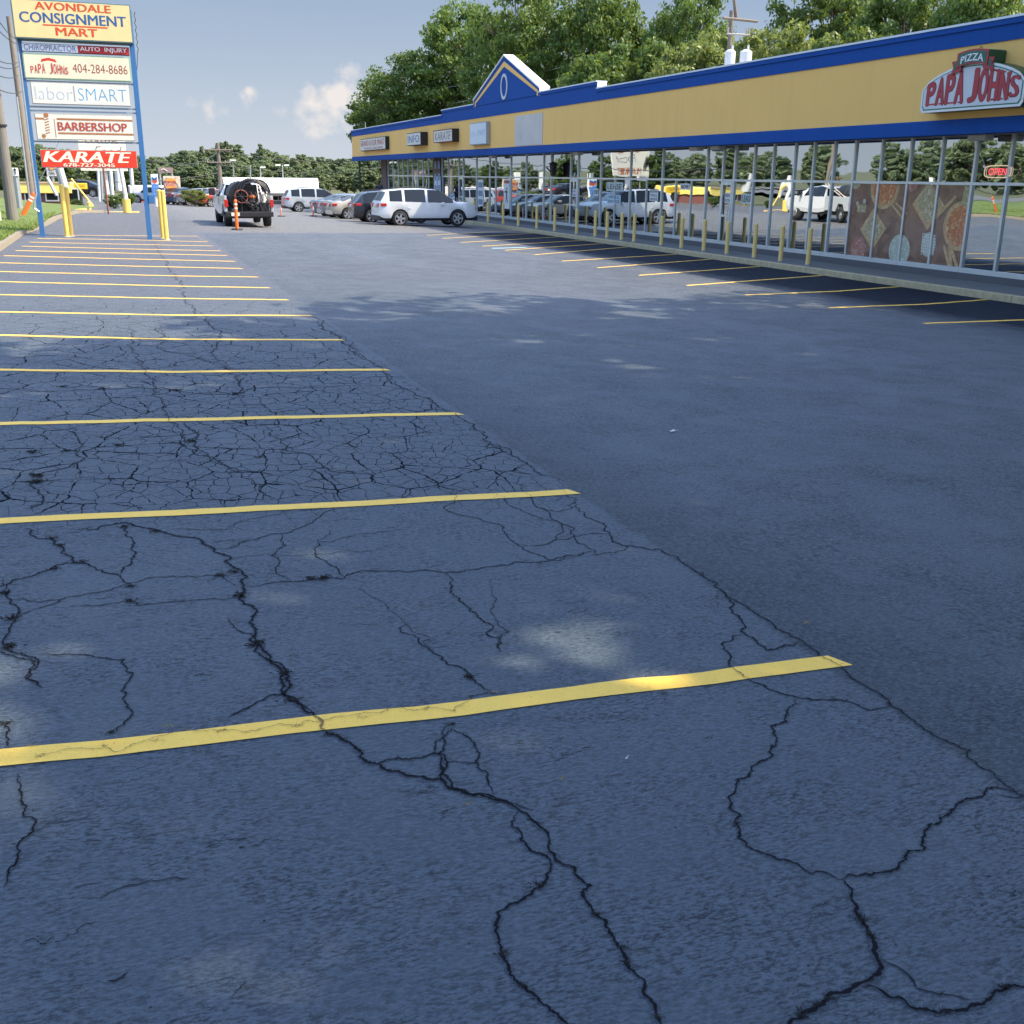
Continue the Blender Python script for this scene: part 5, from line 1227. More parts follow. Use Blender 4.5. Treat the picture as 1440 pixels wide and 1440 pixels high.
def block(px0, px1, pt, pb, Y, dep, wallm, label, name='building', roofm=None, roof_h=.4):
    xa, zt_ = onY(px0, pt, Y); xb, zb_ = onY(px1, pb, Y); zb_ = min(zb_, zg((xa+xb)/2, Y))-.2
    o = thing(name, ((xa+xb)/2, Y, zb_), label, 'building')
    mb = MB(); mb.box(xa, xb, Y, Y+dep, zb_, zt_-roof_h); mb.build('wall', [wallm], o)
    mb = MB(); mb.box(xa-.15, xb+.15, Y-.2, Y+dep+.2, zt_-roof_h, zt_); mb.build('roof', [roofm or wallm], o, bevel=.03)
    return o, xa, xb, zb_, zt_
def pane(o, xa, xb, z0, z1, Y):
    mb = MB(); mb.box(xa, xb, Y-.06, Y-.003, z0, z1); w_ = mb.build('window', [M_frame], o)
    mb = MB(); mb.box(xa+.08, xb-.08, Y-.075, Y-.061, z0+.08, z1-.08); mb.build('pane', [M_cglass], w_)
# white-roofed building
Y = 122
xa, zt_ = onY(313, 249.5, Y+9); xb, _ = onY(447, 253, Y+9); xa1, ze = onY(318, 268, Y); xb1, _ = onY(449, 270, Y)
zb_ = -1.5
o = thing('warehouse', ((xa+xb)/2, Y, zb_), 'long building with a huge white sloping roof beyond the pickup truck', 'building')
mb = MB(); mb.box(xa+.6, xb, Y+.8, Y+18, zb_, ze); mb.build('wall', [mat('grey_cladding', (.17, .17, .17), .7)], o)
mb = MB()
mb.add([(xa1, Y, ze-.25), (xb1, Y, ze-.25), (xb, Y+9, zt_-.2), (xa, Y+9, zt_-.2), (xa1, Y, ze), (xb1, Y, ze), (xb, Y+9, zt_), (xa, Y+9, zt_), (xa, Y+19, ze), (xb, Y+19, ze)],
       [(0, 1, 5, 4), (4, 5, 6, 7), (7, 6, 9, 8), (0, 3, 2, 1), (0, 4, 7, 3), (1, 2, 6, 5), (3, 7, 8), (2, 9, 6)])
mb.build('roof', [mat('white_metal_roof', (.90, .88, .86), .5, var=.03)], o)
mb = MB(); mb.box(xa1+.2, xb1-.2, Y-.02, Y+.79, ze-.55, ze-.26); mb.build('awning', [mat('mid_grey_awning', (.11, .11, .11), .7)], o)
for k in range(7):
    w0 = xa1+1+k*(xb1-xa1-2)/7; pane(o, w0, w0+1.2, -.95, -.35, Y+.8)
# red-orange shop
o, xa, xb, z0, z1 = block(283, 318, 275, 294, 100, 8, mat('salmon_wall', (.60, .16, .10), .7), 'salmon red shop with white awning left of the pickup truck', roofm=mat('white_awning', (.70, .68, .64), .6), roof_h=.35)
for k in range(3): pane(o, xa+.3+k*.8, xa+.9+k*.8, z0+.5, z0+1.3, 100)
# red and white diner
o, xa, xb, z0, z1 = block(184, 248, 262, 297, 112, 10, mat('diner_white', (.70, .68, .64), .6), 'white diner with a red scripted band behind the right blue post', roofm=mat('diner_band', (.72, .66, .62), .5), roof_h=.75)
mb = MB(); text_on(mb, 'Restaurant', (xa+1.0, 111.78, z1-.62), (1, 0, 0), (0, 0, 1), 2.2, .45, offset=.03, shear=.3); mb.box(xa+3.4, xb-.3, 111.77, 111.79, z1-.5, z1-.25); mb.build('red_script', [M_sred], o)
mb = MB(); mb.tube((xa+.45, 111.77, z1-.38), (xa+.45, 111.79, z1-.38), .28, .28, 16); mb.build('clock', [mat('grey_white_face', (.6, .6, .6), .5)], o)
mb = MB(); mb.box(xa+.2, xa+.6, 111.9, 111.99, z0, z1-.8); mb.box(xa+.6, xa+2.2, 111.9, 111.99, z1-1.4, z1-1.1); mb.build('red_trim', [M_sred], o)
for k in range(4): pane(o, xa+1.0+k*1.1, xa+1.8+k*1.1, z0+.6, z0+1.7, 112)
# yellow-roofed brick shop on the left
o, xa, xb, z0, z1 = block(22, 100, 257, 290, 75, 9, mat('maroon_brick_wall', (.17, .06, .05), .8), 'low brick shop with a pale yellow fascia at far left', roofm=mat('pale_yellow_fascia', (.80, .62, .16), .6), roof_h=.62)
mb = MB(); mb.box(xa-.1, xb+.1, 74.75, 74.79, z1-.02, z1+.08); mb.build('eave', [mat('tan_eave', (.5, .36, .24), .7)], o)
for k in range(3): pane(o, xa+.4+k*1.2, xa+1.2+k*1.2, z0+.5, z0+1.3, 75)
# rusty crossed signs and white fence near the left shop
o = MB()
a_ = onY(66, 249, 66); b_ = onY(80, 275, 66); o.tube((a_[0], 66, a_[1]), (b_[0], 66, b_[1]), .09, .09, 8)
o = o.build('bent_pipe', [M_pw]); tag(o, 'bent white pipe leaning in front of the yellow fascia shop', 'pipe')

# ------------------------------------------------------------------ vehicles
def car_proto(kind, paint, name, label, cat):
    rt = thing(name, (0, 0, 0), label, cat)
    if kind == 'suv':
        L, W, H = 4.95, 1.95, 1.78
        top = [(-2.47,.62),(-2.46,.98),(-2.40,1.12),(-2.12,1.62),(-1.95,1.70),(-1.2,1.765),(-.4,1.78),(.3,1.745),(.62,1.68),(1.0,1.42),(1.40,1.20),(1.55,1.17),(2.0,1.13),(2.30,1.04),(2.43,.88),(2.47,.60)]
        belt = [(-2.4,1.19),(-1,1.15),(1.4,1.09)]; wx = (-1.45, 1.45); wr = .38; glassx = (-2.02, 1.30); ws = (.45, 1.42); rw = (-2.36, -2.10); z0 = .28
    elif kind == 'hatch':
        L, W, H = 4.5, 1.88, 1.66
        top = [(-2.25,.6),(-2.24,.95),(-2.16,1.06),(-1.80,1.48),(-1.5,1.60),(-.8,1.655),(-.1,1.66),(.4,1.62),(.62,1.55),(1.30,1.10),(1.5,1.05),(1.95,.95),(2.18,.82),(2.25,.6)]
        belt = [(-2.2,1.06),(-1,1.0),(1.3,.96)]; wx = (-1.33, 1.35); wr = .36; glassx = (-1.75, 1.15); ws = (.45, 1.32); rw = (-2.14, -1.62); z0 = .26
    else:
        L, W, H = 4.75, 1.82, 1.45
        top = [(-2.37,.55),(-2.36,.92),(-2.30,1.02),(-1.80,1.07),(-1.62,1.10),(-1.05,1.34),(-.75,1.42),(-.2,1.455),(.3,1.43),(.52,1.38),(1.15,1.04),(1.35,.99),(1.95,.88),(2.25,.76),(2.37,.52)]
        belt = [(-2.2,.98),(-1,.95),(1.2,.90)]; wx = (-1.40, 1.42); wr = .33; glassx = (-1.45, 1.05); ws = (.42, 1.22); rw = (-1.68, -.95); z0 = .22
    ix = lambda T, x: float(np.interp(x, [a for a, _ in T], [b for _, b in T]))
    xs_ = sorted(set([round(a, 3) for a, _ in top]+[round(v, 3) for v in np.linspace(-L/2, L/2, 44)]+[wx[0]-wr-.05, wx[0]+wr+.05, wx[1]-wr-.05, wx[1]+wr+.05]))
    ra = wr+.06; rings = []
    for x in xs_:
        zt_ = ix(top, x); zb_ = min(zt_-.01, ix(belt, x)); e = abs(x)/(L/2); hw = W/2*(1-.17*max(0, (e-.72)/.28)**2)
        zl = z0 + (.10*max(0, (e-.9)/.1)); zarch = 0
        for c_ in wx:
            if abs(x-c_) < ra: zarch = max(zarch, wr+math.sqrt(ra*ra-(x-c_)**2))
        zs = max(zl+.12, min(zarch, zb_-.12)); zc = max(zs+.03, .62) if zarch else .62; zc = min(zc, zb_-.04)
        gh = zt_-zb_
        if gh > .07: g1, g2 = hw-.03-gh*.27, hw-.16-gh*.30; z5, z6 = zt_-.05, zt_-.01
        else: g1, g2 = hw-.06, hw-.28; z5, z6 = zt_-.006, zt_-.0
        rings.append([(x, 0, zl if not zarch else zl), (x, hw-.30, zl if not zarch else zl), (x, hw-.10, zs if zarch else zl), (x, hw-.015, zs), (x, hw, zc), (x, hw-.02, zb_), (x, g1, z5), (x, g2, z6), (x, 0, zt_)])
    body = MB(); win = {}; wsm = MB(); rwm = MB(); n = 9
    def quad(mb, a, b, c_, d, m_): 
        if isinstance(mb, tuple):
            win.setdefault((mb[0], 1), MB()).add([a, b, c_, d], [(0, 1, 2, 3)], m_); win.setdefault((mb[0], -1), MB()).add([(p[0], -p[1], p[2]) for p in (a, b, c_, d)], [(3, 2, 1, 0)], m_); return
        mb.add([a, b, c_, d], [(0, 1, 2, 3)], m_); mb.add([(p[0], -p[1], p[2]) for p in (a, b, c_, d)], [(3, 2, 1, 0)], m_)
    pill = {'suv': [(-1.30, -1.18), (-.20, -.06), (-2.05, -1.95)], 'hatch': [(-1.15, -1.05), (-.12, .0)], 'sedan': [(-.30, -.18), (-1.06, -.98)]}[kind]
    for r0, r1 in zip(rings, rings[1:]):
        xm = (r0[0][0]+r1[0][0])/2
        for k in range(n-1):
            m_ = 1 if k < 3 else 0; tgt = body
            gh = min(r0[6][2]-r0[5][2], r1[6][2]-r1[5][2])
            if k == 5 and gh > .10 and glassx[0] < xm < glassx[1] and not any(a < xm < b for a, b in pill): tgt = (sum(xm > b for a, b in pill),)
            if k in (6, 7) and ws[0] < xm < ws[1]: tgt = wsm
            if k in (6, 7) and rw[0] < xm < rw[1]: tgt = rwm
            if k == 5 and kind == 'sedan' and (rw[0] < xm < rw[1]-.25): tgt = body
            quad(tgt, r0[k], r1[k], r1[k+1], r0[k+1], m_)
    for r in (rings[0], rings[-1]):
        body.add(r+[(p[0], -p[1], p[2]) for p in r[::-1]], [tuple(range(18))], 0)
    o = body.build('body', [paint, M_black], rt, smooth=False)
    for p in o.data.polygons: p.use_smooth = abs(p.normal.x) < .97
    # weld for smooth shading
    import bmesh
    def weld(ob):
        bm = bmesh.new(); bm.from_mesh(ob.data); bmesh.ops.remove_doubles(bm, verts=bm.verts, dist=.0008); bmesh.ops.recalc_face_normals(bm, faces=bm.faces); bm.to_mesh(ob.data); bm.free()
        for p in ob.data.polygons: p.use_smooth = True
        ob.modifiers.new('split', 'EDGE_SPLIT').split_angle = math.radians(38)
    weld(o)
    for nm, g in [('side_window', g_) for g_ in win.values()]+[('windscreen', wsm), ('rear_window', rwm)]:
        if g.f: weld(g.build(nm, [M_cglass], rt))
    tyre_proto = None
    for x in wx:
        for s in (-1, 1):
            yy = s*(W/2-.13)
            if tyre_proto is None:
                w_ = thing('wheel', (0, 0, 0)); w_.parent = rt
                t = MB(); seg = 28; prof = [(-.11, wr*.68), (-.115, wr*.93), (-.08, wr), (.08, wr), (.115, wr*.93), (.11, wr*.68)]
                vs = []; 
                for i in range(seg):
                    a = 6.28318*i/seg
                    for (yo, rr) in prof: vs.append((rr*math.cos(a), yo, rr*math.sin(a)))
                m_ = len(prof); fs = [(i*m_+k, i*m_+k+1, ((i+1) % seg)*m_+k+1, ((i+1) % seg)*m_+k) for i in range(seg) for k in range(m_-1)]
                t.add(vs, fs); t.build('tyre', [M_rubber], w_, smooth=True)
                rm_ = MB(); rm_.tube((0, -.06, 0), (0, .06, 0), wr*.66, wr*.66, 20, 1)
                for yo in (-.085, .085):
                    for k in range(5):
                        a = k*1.2566; c1, s1 = math.cos(a), math.sin(a); q = .045
                        P = [(.03*c1-q*s1, .03*s1+q*c1), (.03*c1+q*s1, .03*s1-q*c1), (wr*.67*c1+q*.9*s1, wr*.67*s1-q*.9*c1), (wr*.67*c1-q*.9*s1, wr*.67*s1+q*.9*c1)]
                        rm_.prism(P, 'y', yo-.012, yo+.012, 0)
                    for i in range(20):
                        a0, a1 = i*.31416, (i+1)*.31416; rm_.prism([(wr*.70*math.cos(a0), wr*.70*math.sin(a0)), (wr*.70*math.cos(a1), wr*.70*math.sin(a1)), (wr*.61*math.cos(a1), wr*.61*math.sin(a1)), (wr*.61*math.cos(a0), wr*.61*math.sin(a0))], 'y', yo-.01, yo+.014, 0)
                rm_.build('rim', [M_alloy, M_dark], w_); tyre_proto = w_; w_.location = (x, yy, wr)
            else:
                w_ = copy_tree(tyre_proto, rt); w_.location = (x, yy, wr)
    rx = -L/2; tz = {'suv': .98, 'hatch': .92, 'sedan': .82}[kind]
    for s in (-1, 1):
        mb = MB(); ya2, yb2 = sorted((s*(W/2-.20), s*(W/2-.52))); mb.box(rx-.025, rx+.16, ya2, yb2, tz-.09, tz+.10); ya2, yb2 = sorted((s*(W/2-.30), s*(W/2-.035))); mb.box(rx+.10, rx+.38, ya2, yb2, tz-.03, tz+.11); mb.build('taillight', [mat('tail_red', (.45, .02, .015), .2, coat=.8)], rt, bevel=.02)
        mb = MB(); ya2, yb2 = sorted((s*(W/2-.12), s*(W/2-.42))); mb.box(-rx-.30, -rx-.035, ya2, yb2, tz-.22, tz-.07); mb.build('headlight', [mat('headlamp_glass', (.35, .36, .38), .1, coat=.8)], rt, bevel=.02)
        mb = MB(); mx_ = .62 if kind != 'sedan' else .60; mb.box(mx_, mx_+.12, min(s*(W/2-.06), s*(W/2+.14)), max(s*(W/2-.06), s*(W/2+.14)), 1.0, 1.14); mb.build('mirror', [paint], rt, bevel=.03)
    mb = MB(); mb.box(rx-.045, rx+.14, -W/2+.14, W/2-.14, .30, .52); mb.build('rear_bumper', [M_black if kind == 'suv' else paint], rt, bevel=.03)
    mb = MB(); mb.box(-rx-.14, -rx+.04, -W/2+.16, W/2-.16, .26, .44); mb.build('front_bumper', [M_black], rt, bevel=.03)
    mb = MB(); mb.box(rx-.030, rx-.010, -.26, .26, tz-.11, tz+.03); mb.build('licence_plate', [M_panelw], rt)
    if kind != 'sedan':
        mb = MB()
        for s in (-1, 1): mb.path([(-1.5, s*.62, ix(top, -1.5)+.045), (-.4, s*.64, ix(top, -.4)+.055), (.35, s*.62, ix(top, .35)+.03)], .018, 6)
        mb.build('roof_rail', [M_black], rt)
    mb = MB(); mb.box(-.02, .12, -W/2-.012, -W/2+.004, .82, .86); mb.box(-1.05, -.91, -W/2-.012, -W/2+.004, .84, .88); mb.build('door_handle', [paint], rt)
    return rt
def place(rt, x, y, rz, z=None, s=1.0):
    rt.location = (x, y, (gz(x, y) if z is None else z)+.004); rt.rotation_euler = (0, 0, rz); rt.scale = (s, s, s)
P_white = carpaint('pearl_white_paint', (.74, .76, .77)); P_black = carpaint('black_paint', (.012, .013, .02)); P_tan = carpaint('champagne_paint', (.42, .38, .31)); P_grey = carpaint('grey_paint', (.20, .21, .22)); P_blue = carpaint('steel_blue_paint', (.10, .15, .22)); P_silver = carpaint('silver_paint', (.50, .53, .56)); P_navy = carpaint('navy_paint', (.03, .045, .09))
c = car_proto('suv', P_white, 'parked_car', 'white three-row SUV parked nose-in at the storefront, front half in shade', 'car'); place(c, 14.72, 53.85, 0, s=1.03)
c = car_proto('hatch', P_black, 'parked_car', 'black car with red tail lights parked just behind the white SUV', 'car'); place(c, 14.0, 57.7, 0)
c = car_proto('sedan', P_tan, 'parked_car', 'champagne sedan parked between the black car and the grey ones', 'car'); place(c, 14.1, 64.2, .0)
sed = c
for (pt, lab, x, y) in ((P_grey, 'grey sedan parked next beyond the champagne one', 14.1, 67.2), (P_blue, 'steel blue sedan at the far end of the parked row', 14.2, 70.4)):
    c2 = copy_tree(sed); place(c2, x, y, 0); c2['label'] = lab
    for ch in c2.children:
        if ch.type == 'MESH' and ch.data.materials and ch.data.materials[0] == P_tan:
            ch.data = ch.data.copy(); ch.data.materials[0] = pt
c = car_proto('suv', P_silver, 'parked_car', 'silver SUV standing alone broadside beyond the row of parked sedans', 'car'); place(c, 14.4, 84.0, .0)
# cars on the cross street side
def recolour(src, pt, old):
    c2 = copy_tree(src)
    for ch in c2.children:
        if ch.type == 'MESH' and ch.data.materials and ch.data.materials[0] == old: ch.data = ch.data.copy(); ch.data.materials[0] = pt
    return c2
for (px, Y, pt, rz, lab, sc_) in ((255, 100, P_navy, .9, 'dark car facing the lot in front of the diner', 1), (287, 97, P_grey, .15, 'grey car left of the salmon red shop', 1), (222, 103, P_silver, 2.6, 'pale silver car behind the pair of yellow guard posts', 1), (113, 104, P_black, 2.9, 'dark car beneath the bright yellow sign', 1)):
    c2 = recolour(sed, pt, P_tan); x, _ = onY(px, 290, Y); place(c2, x, Y, rz); c2['label'] = lab
P_redc = carpaint('red_paint', (.40, .05, .04))
c2 = recolour(sed, P_redc, P_tan); x, _ = onY(308, 290, 96.5); place(c2, x, 94, .4); c2['label'] = 'red car partly hidden by the left side of the pickup truck'

# pickup truck with sealcoat rig, seen from behind
tx, ty = 5.15, 46.0
tk = thing('pickup_truck', (tx, ty, gz(tx, ty)), 'white work pickup with hose reel and black tank in its bed, seen from behind', 'truck')
tz0 = gz(tx, ty)
def TB(x0, x1, y0, y1, z0, z1): return (tx+x0, tx+x1, ty+y0, ty+y1, tz0+z0, tz0+z1)
M_twhite = carpaint('truck_white', (.72, .74, .75))
mb = MB()   # bed sides as thin shells, front wall, fenders
for s in (-1, 1):
    a, b = sorted((s*.98, s*.88)); P = [(ty-.0, tz0+.62), (ty+.35, tz0+.62), (ty+.55, tz0+.92), (ty+1.05, tz0+.92), (ty+1.3, tz0+.55), (ty+2.1, tz0+.55), (ty+2.1, tz0+1.25), (ty, tz0+1.25)]
    mb.prism(P, 'x', tx+a, tx+b)
mb.box(*TB(-.88, .88, 2.05, 2.12, .6, 1.25)); mb.build('bed', [carpaint('dusty_grey_white', (.46, .48, .50))], tk, bevel=.015)
mb = MB(); mb.box(*TB(-.88, .88, .0, 2.05, .58, .64)); mb.build('bed_floor', [M_dark], tk)
cab = MB()
sec = [(2.15, .50, 1.20, .97, .97, 1.20), (2.25, .48, 1.70, .97, .70, 1.20), (3.0, .45, 1.76, .98, .72, 1.20), (3.9, .45, 1.70, .98, .70, 1.20), (4.5, .45, 1.27, .98, .90, 1.24), (5.6, .5, 1.16, .96, .88, 1.14), (5.75, .55, .75, .92, .88, .74)]
R_ = []
for (y, zl, zt_, hw, gw, zb_) in sec: R_.append([(-hw+.05, zl), (-hw, zl+.2), (-hw, zb_-.02), (-gw, zt_-.04), (-gw+.12, zt_), (gw-.12, zt_), (gw, zt_-.04), (hw, zb_-.02), (hw, zl+.2), (hw-.05, zl)])
for j in range(len(R_)-1):
    for k in range(10):
        a, b = R_[j][k], R_[j][(k+1) % 10]; c_, d = R_[j+1][(k+1) % 10], R_[j+1][k]
        glass = (k in (2, 6) and 1 <= j <= 2) or (k in (3, 4, 5) and j == 3)
        cab.add([(tx+a[0], ty+sec[j][0], tz0+a[1]), (tx+b[0], ty+sec[j][0], tz0+b[1]), (tx+c_[0], ty+sec[j+1][0], tz0+c_[1]), (tx+d[0], ty+sec[j+1][0], tz0+d[1])], [(0, 1, 2, 3)], 1 if glass else 0)
for j in (0, -1): cab.add([(tx+p[0], ty+sec[j][0], tz0+p[1]) for p in R_[j]], [tuple(range(10))], 0)
cab.build('cab', [M_twhite, M_cglass], tk)
mb = MB(); mb.prism([(tx-.80, tz0+1.23), (tx+.80, tz0+1.23), (tx+.68, tz0+1.66), (tx-.68, tz0+1.66)], 'y', ty+2.12, ty+2.16); mb.build('rear_window', [M_cglass], tk)
mb = MB(); mb.box(*TB(-.95, .95, -.16, .02, .42, .62)); mb.build('rear_bumper', [M_dark], tk, bevel=.02)
mb = MB(); mb.box(*TB(-.85, .85, .02, 5.6, .36, .56)); mb.build('chassis', [M_dark], tk)
mb = MB(); mb.box(*TB(-.75, -.42, -.185, -.165, .46, .60)); mb.build('licence_plate', [M_panelw], tk)
for s in (-1, 1):
    mb = MB(); a, b = sorted((s*.99, s*.84)); mb.box(tx+a, tx+b, ty-.035, ty+.05, tz0+.80, tz0+1.10); mb.build('taillight', [MATS['tail_red']], tk, bevel=.015)
    mb = MB(); mb.box(min(tx+s*.98, tx+s*1.25), max(tx+s*.98, tx+s*1.25), ty+4.05, ty+4.15, tz0+1.2, tz0+1.5); mb.build('mirror', [M_dark], tk, bevel=.02)
wp = None
for (x_, y_) in ((-.80, .85), (.80, .85), (-.82, 4.6), (.82, 4.6)):
    w_ = thing('wheel', (0, 0, 0)); w_.parent = tk
    t = MB(); r = .40; prof = [(-.14, r*.6), (-.14, r*.93), (-.10, r), (.10, r), (.14, r*.93), (.14, r*.6)]; seg = 26; vs = []
    for i in range(seg):
        a = 6.28318*i/seg
        for (xo, rr) in prof: vs.append((xo, rr*math.cos(a), rr*math.sin(a)))
    m_ = len(prof); t.add(vs, [(i*m_+k, i*m_+k+1, ((i+1) % seg)*m_+k+1, ((i+1) % seg)*m_+k) for i in range(seg) for k in range(m_-1)]); t.build('tyre', [M_rubber], w_, smooth=True)
    q = MB(); q.tube((-.08, 0, 0), (.08, 0, 0), r*.6, r*.6, 18); q.tube((-.12, 0, 0), (.12, 0, 0), .09, .07, 12); q.build('rim', [M_alloy], w_)
    w_.location = (x_, y_, r)
# rig in the bed
rig = thing('sealcoat_tank', (tx-.1, ty+1.2, tz0+.64), 'black ribbed sealer tank lying in the bed of the white pickup', 'tank')
mb = MB(); cx_, cz_ = tx-.15, tz0+1.16
for k in range(9):
    y_ = ty+.45+k*.17; mb.tube((cx_, y_, cz_+.06), (cx_, y_+.15, cz_+.06), .60, .60, 22); mb.tube((cx_, y_+.149, cz_+.06), (cx_, y_+.171, cz_+.06), .58, .58, 22, caps=False)
mb.build('drum', [M_black], rig); mb = MB(); mb.box(cx_-.5, cx_+.5, ty+.5, ty+1.9, tz0+.65, tz0+.72); mb.build('cradle', [M_steel], rig)
reel = thing('hose_reel', (tx-.30, ty+.12, tz0+1.2), 'hose reel wound with dull red hose at the tailgate of the pickup', 'hose reel')
mb = MB()
for k in range(7):
    y_ = ty+.02+k*.045; N = 20; mb.path([(tx-.28+.25*math.cos(6.283*i/N), y_, tz0+1.22+.25*math.sin(6.283*i/N)) for i in range(N+1)], .024, 6)
mb.build('hose', [mat('dull_red_hose', (.26, .07, .05), .7)], reel)
mb = MB(); mb.tube((tx-.28, ty-.01, tz0+1.22), (tx-.28, ty+.34, tz0+1.22), .06); 
for k in range(4):
    a = k*math.pi/4
    for y_ in (ty-.01, ty+.34): mb.tube((tx-.28-.31*math.cos(a), y_, tz0+1.22-.31*math.sin(a)), (tx-.28+.31*math.cos(a), y_, tz0+1.22+.31*math.sin(a)), .013, .013, 5)
mb.tube((tx-.28, ty+.16, tz0+.65), (tx-.28, ty+.16, tz0+1.2), .04); mb.build('reel_frame', [M_dark], reel)
hose = MB(); rg = random.Random(3)
for k in range(16):
    r_ = .46+.12*rg.random(); c0, c1 = tx+.10+.26*rg.random(), tz0+1.30+.14*rg.random(); hose.path([(c0+r_*math.cos(t*.33), ty+.1+.03*k+.02*math.sin(t), c1+r_*(.85+.15*rg.random())*math.sin(t*.33)) for t in range(0, 16)], .022, 6)
for k in range(4): x_ = tx+.1+.18*k; hose.path([(x_, ty+.05, tz0+1.4), (x_+.1, ty-.06, tz0+1.1), (x_-.03, ty-.05, tz0+.9), (x_+.08, ty+.0, tz0+.66)], .02, 6)
o = hose.build('hose_coil', [mat('black_hose', (.03, .03, .035), .5)]); tag(o, 'tangle of black spray hoses looped over the pickup bed', 'hose')
eng = thing('pump_engine', (tx+.12, ty+.3, tz0+.7), 'small orange and black pump engine among the hoses in the pickup', 'pump')
mb = MB(); mb.box(tx+.02, tx+.34, ty+.25, ty+.6, tz0+.70, tz0+1.12); mb.tube((tx+.18, ty+.2, tz0+.95), (tx+.18, ty+.26, tz0+.95), .13, .13, 14); mb.build('block', [M_dark], eng, bevel=.03)
mb = MB(); mb.sphere((tx+.18, ty+.35, tz0+1.20), .15, 12, sz=.7); mb.build('fuel_tank', [mat('rust_orange_tank', (.55, .16, .03), .5)], eng)
jug = thing('bucket', (tx+.62, ty+.2, tz0+.65), 'cream plastic bucket standing at right rear of the pickup bed', 'bucket')
mb = MB(); mb.tube((tx+.62, ty+.22, tz0+.98), (tx+.62, ty+.22, tz0+1.32), .14, .16, 16); mb.build('pail', [M_panelw], jug); mb = MB(); mb.box(tx+.45, tx+.80, ty+.05, ty+.45, tz0+.64, tz0+.98); mb.build('crate', [M_dark], jug)
lad = MB()
for s in (0, .22): lad.tube((tx+.45+s, ty+.3, tz0+.9), (tx+.62+s*1.2, ty+2.3, tz0+1.85), .022, .022, 6)
for k in range(6): q = k/6; lad.tube((tx+.45+.17*q, ty+.3+2*q, tz0+.9+.95*q), (tx+.67+.22*q, ty+.3+2*q, tz0+.9+.95*q), .015, .015, 6)
o = lad.build('squeegee_rack', [mat('rust_white_metal', (.60, .52, .45), .6)]); tag(o, 'pale metal rack of tools leaning on the right of the truck bed', 'tool rack')

# orange delineator in front of the truck
def delineator(px, pyy, h, r, label, name='delineator_post', foot=True, m=None, tilt=(0, 0)):
    x, y = onG(px, pyy); z = gz(x, y); o = thing(name, (x, y, z), label, 'traffic post')
    mb = MB(); mb.tube((x, y, z+.05), (x+tilt[0], y, z+h), r, r*.85, 14); mb.sphere((x+tilt[0], y, z+h), r*.9, 10); mb.build('tube', [m or M_orange], o, smooth=False)
    if foot: mb = MB(); mb.tube((x, y, z+.003), (x, y, z+.06), .24, .20, 8); mb.build('rubber_base', [M_rubber], o)
    mb = MB()
    for k in (.72, .86): mb.tube((x+tilt[0]*k, y, z+h*k), (x+tilt[0]*(k+.06), y, z+h*(k+.06)), r*1.02, r*1.0, 14)
    mb.build('reflective_band', [M_panelw], o)
delineator(333.5, 323.5, 1.08, .065, 'orange tube delineator with black base behind the pickup truck')
delineator(395.5, 302, .50, .04, 'small pink orange marker post right of the pickup truck', m=mat('faded_coral_plastic', (.75, .22, .14), .6), foot=True)
delineator(440.5, 301, .55, .045, 'small coral marker post in front of the parked sedans', m=MATS['faded_coral_plastic'])
delineator(629, 313.5, .62, .045, 'coral marker post leaning by the front wheel of the white SUV', m=MATS['faded_coral_plastic'], tilt=(.10, 0))
delineator(487, 304.5, .45, .06, 'short coral marker by the wheel of the champagne sedan', m=MATS['faded_coral_plastic'])
delineator(735, 321, 1.0, .03, 'slim pink pole between two bollards by the storefront', m=mat('pink_pole', (.52, .28, .24), .6), foot=False)
# leaning barricade sticks
x, y = 18.3, 57.3
o = thing('barricade', (x, y, gz(x, y)), 'folding sawhorse barricade leaning at the first far bollard', 'barricade')
mb = MB(); z = gz(x, y); mb.tube((x-.35, y, z), (x-.02, y, z+1.0), .03, .03, 6); mb.tube((x+.25, y, z), (x+.0, y, z+1.0), .03, .03, 6); mb.build('leg', [mat('raw_timber', (.45, .38, .28), .8)], o)
mb = MB(); mb.box(x-.5, x+.1, y-.02, y+.02, z+.42, z+.5); mb.build('board', [M_orange], o)

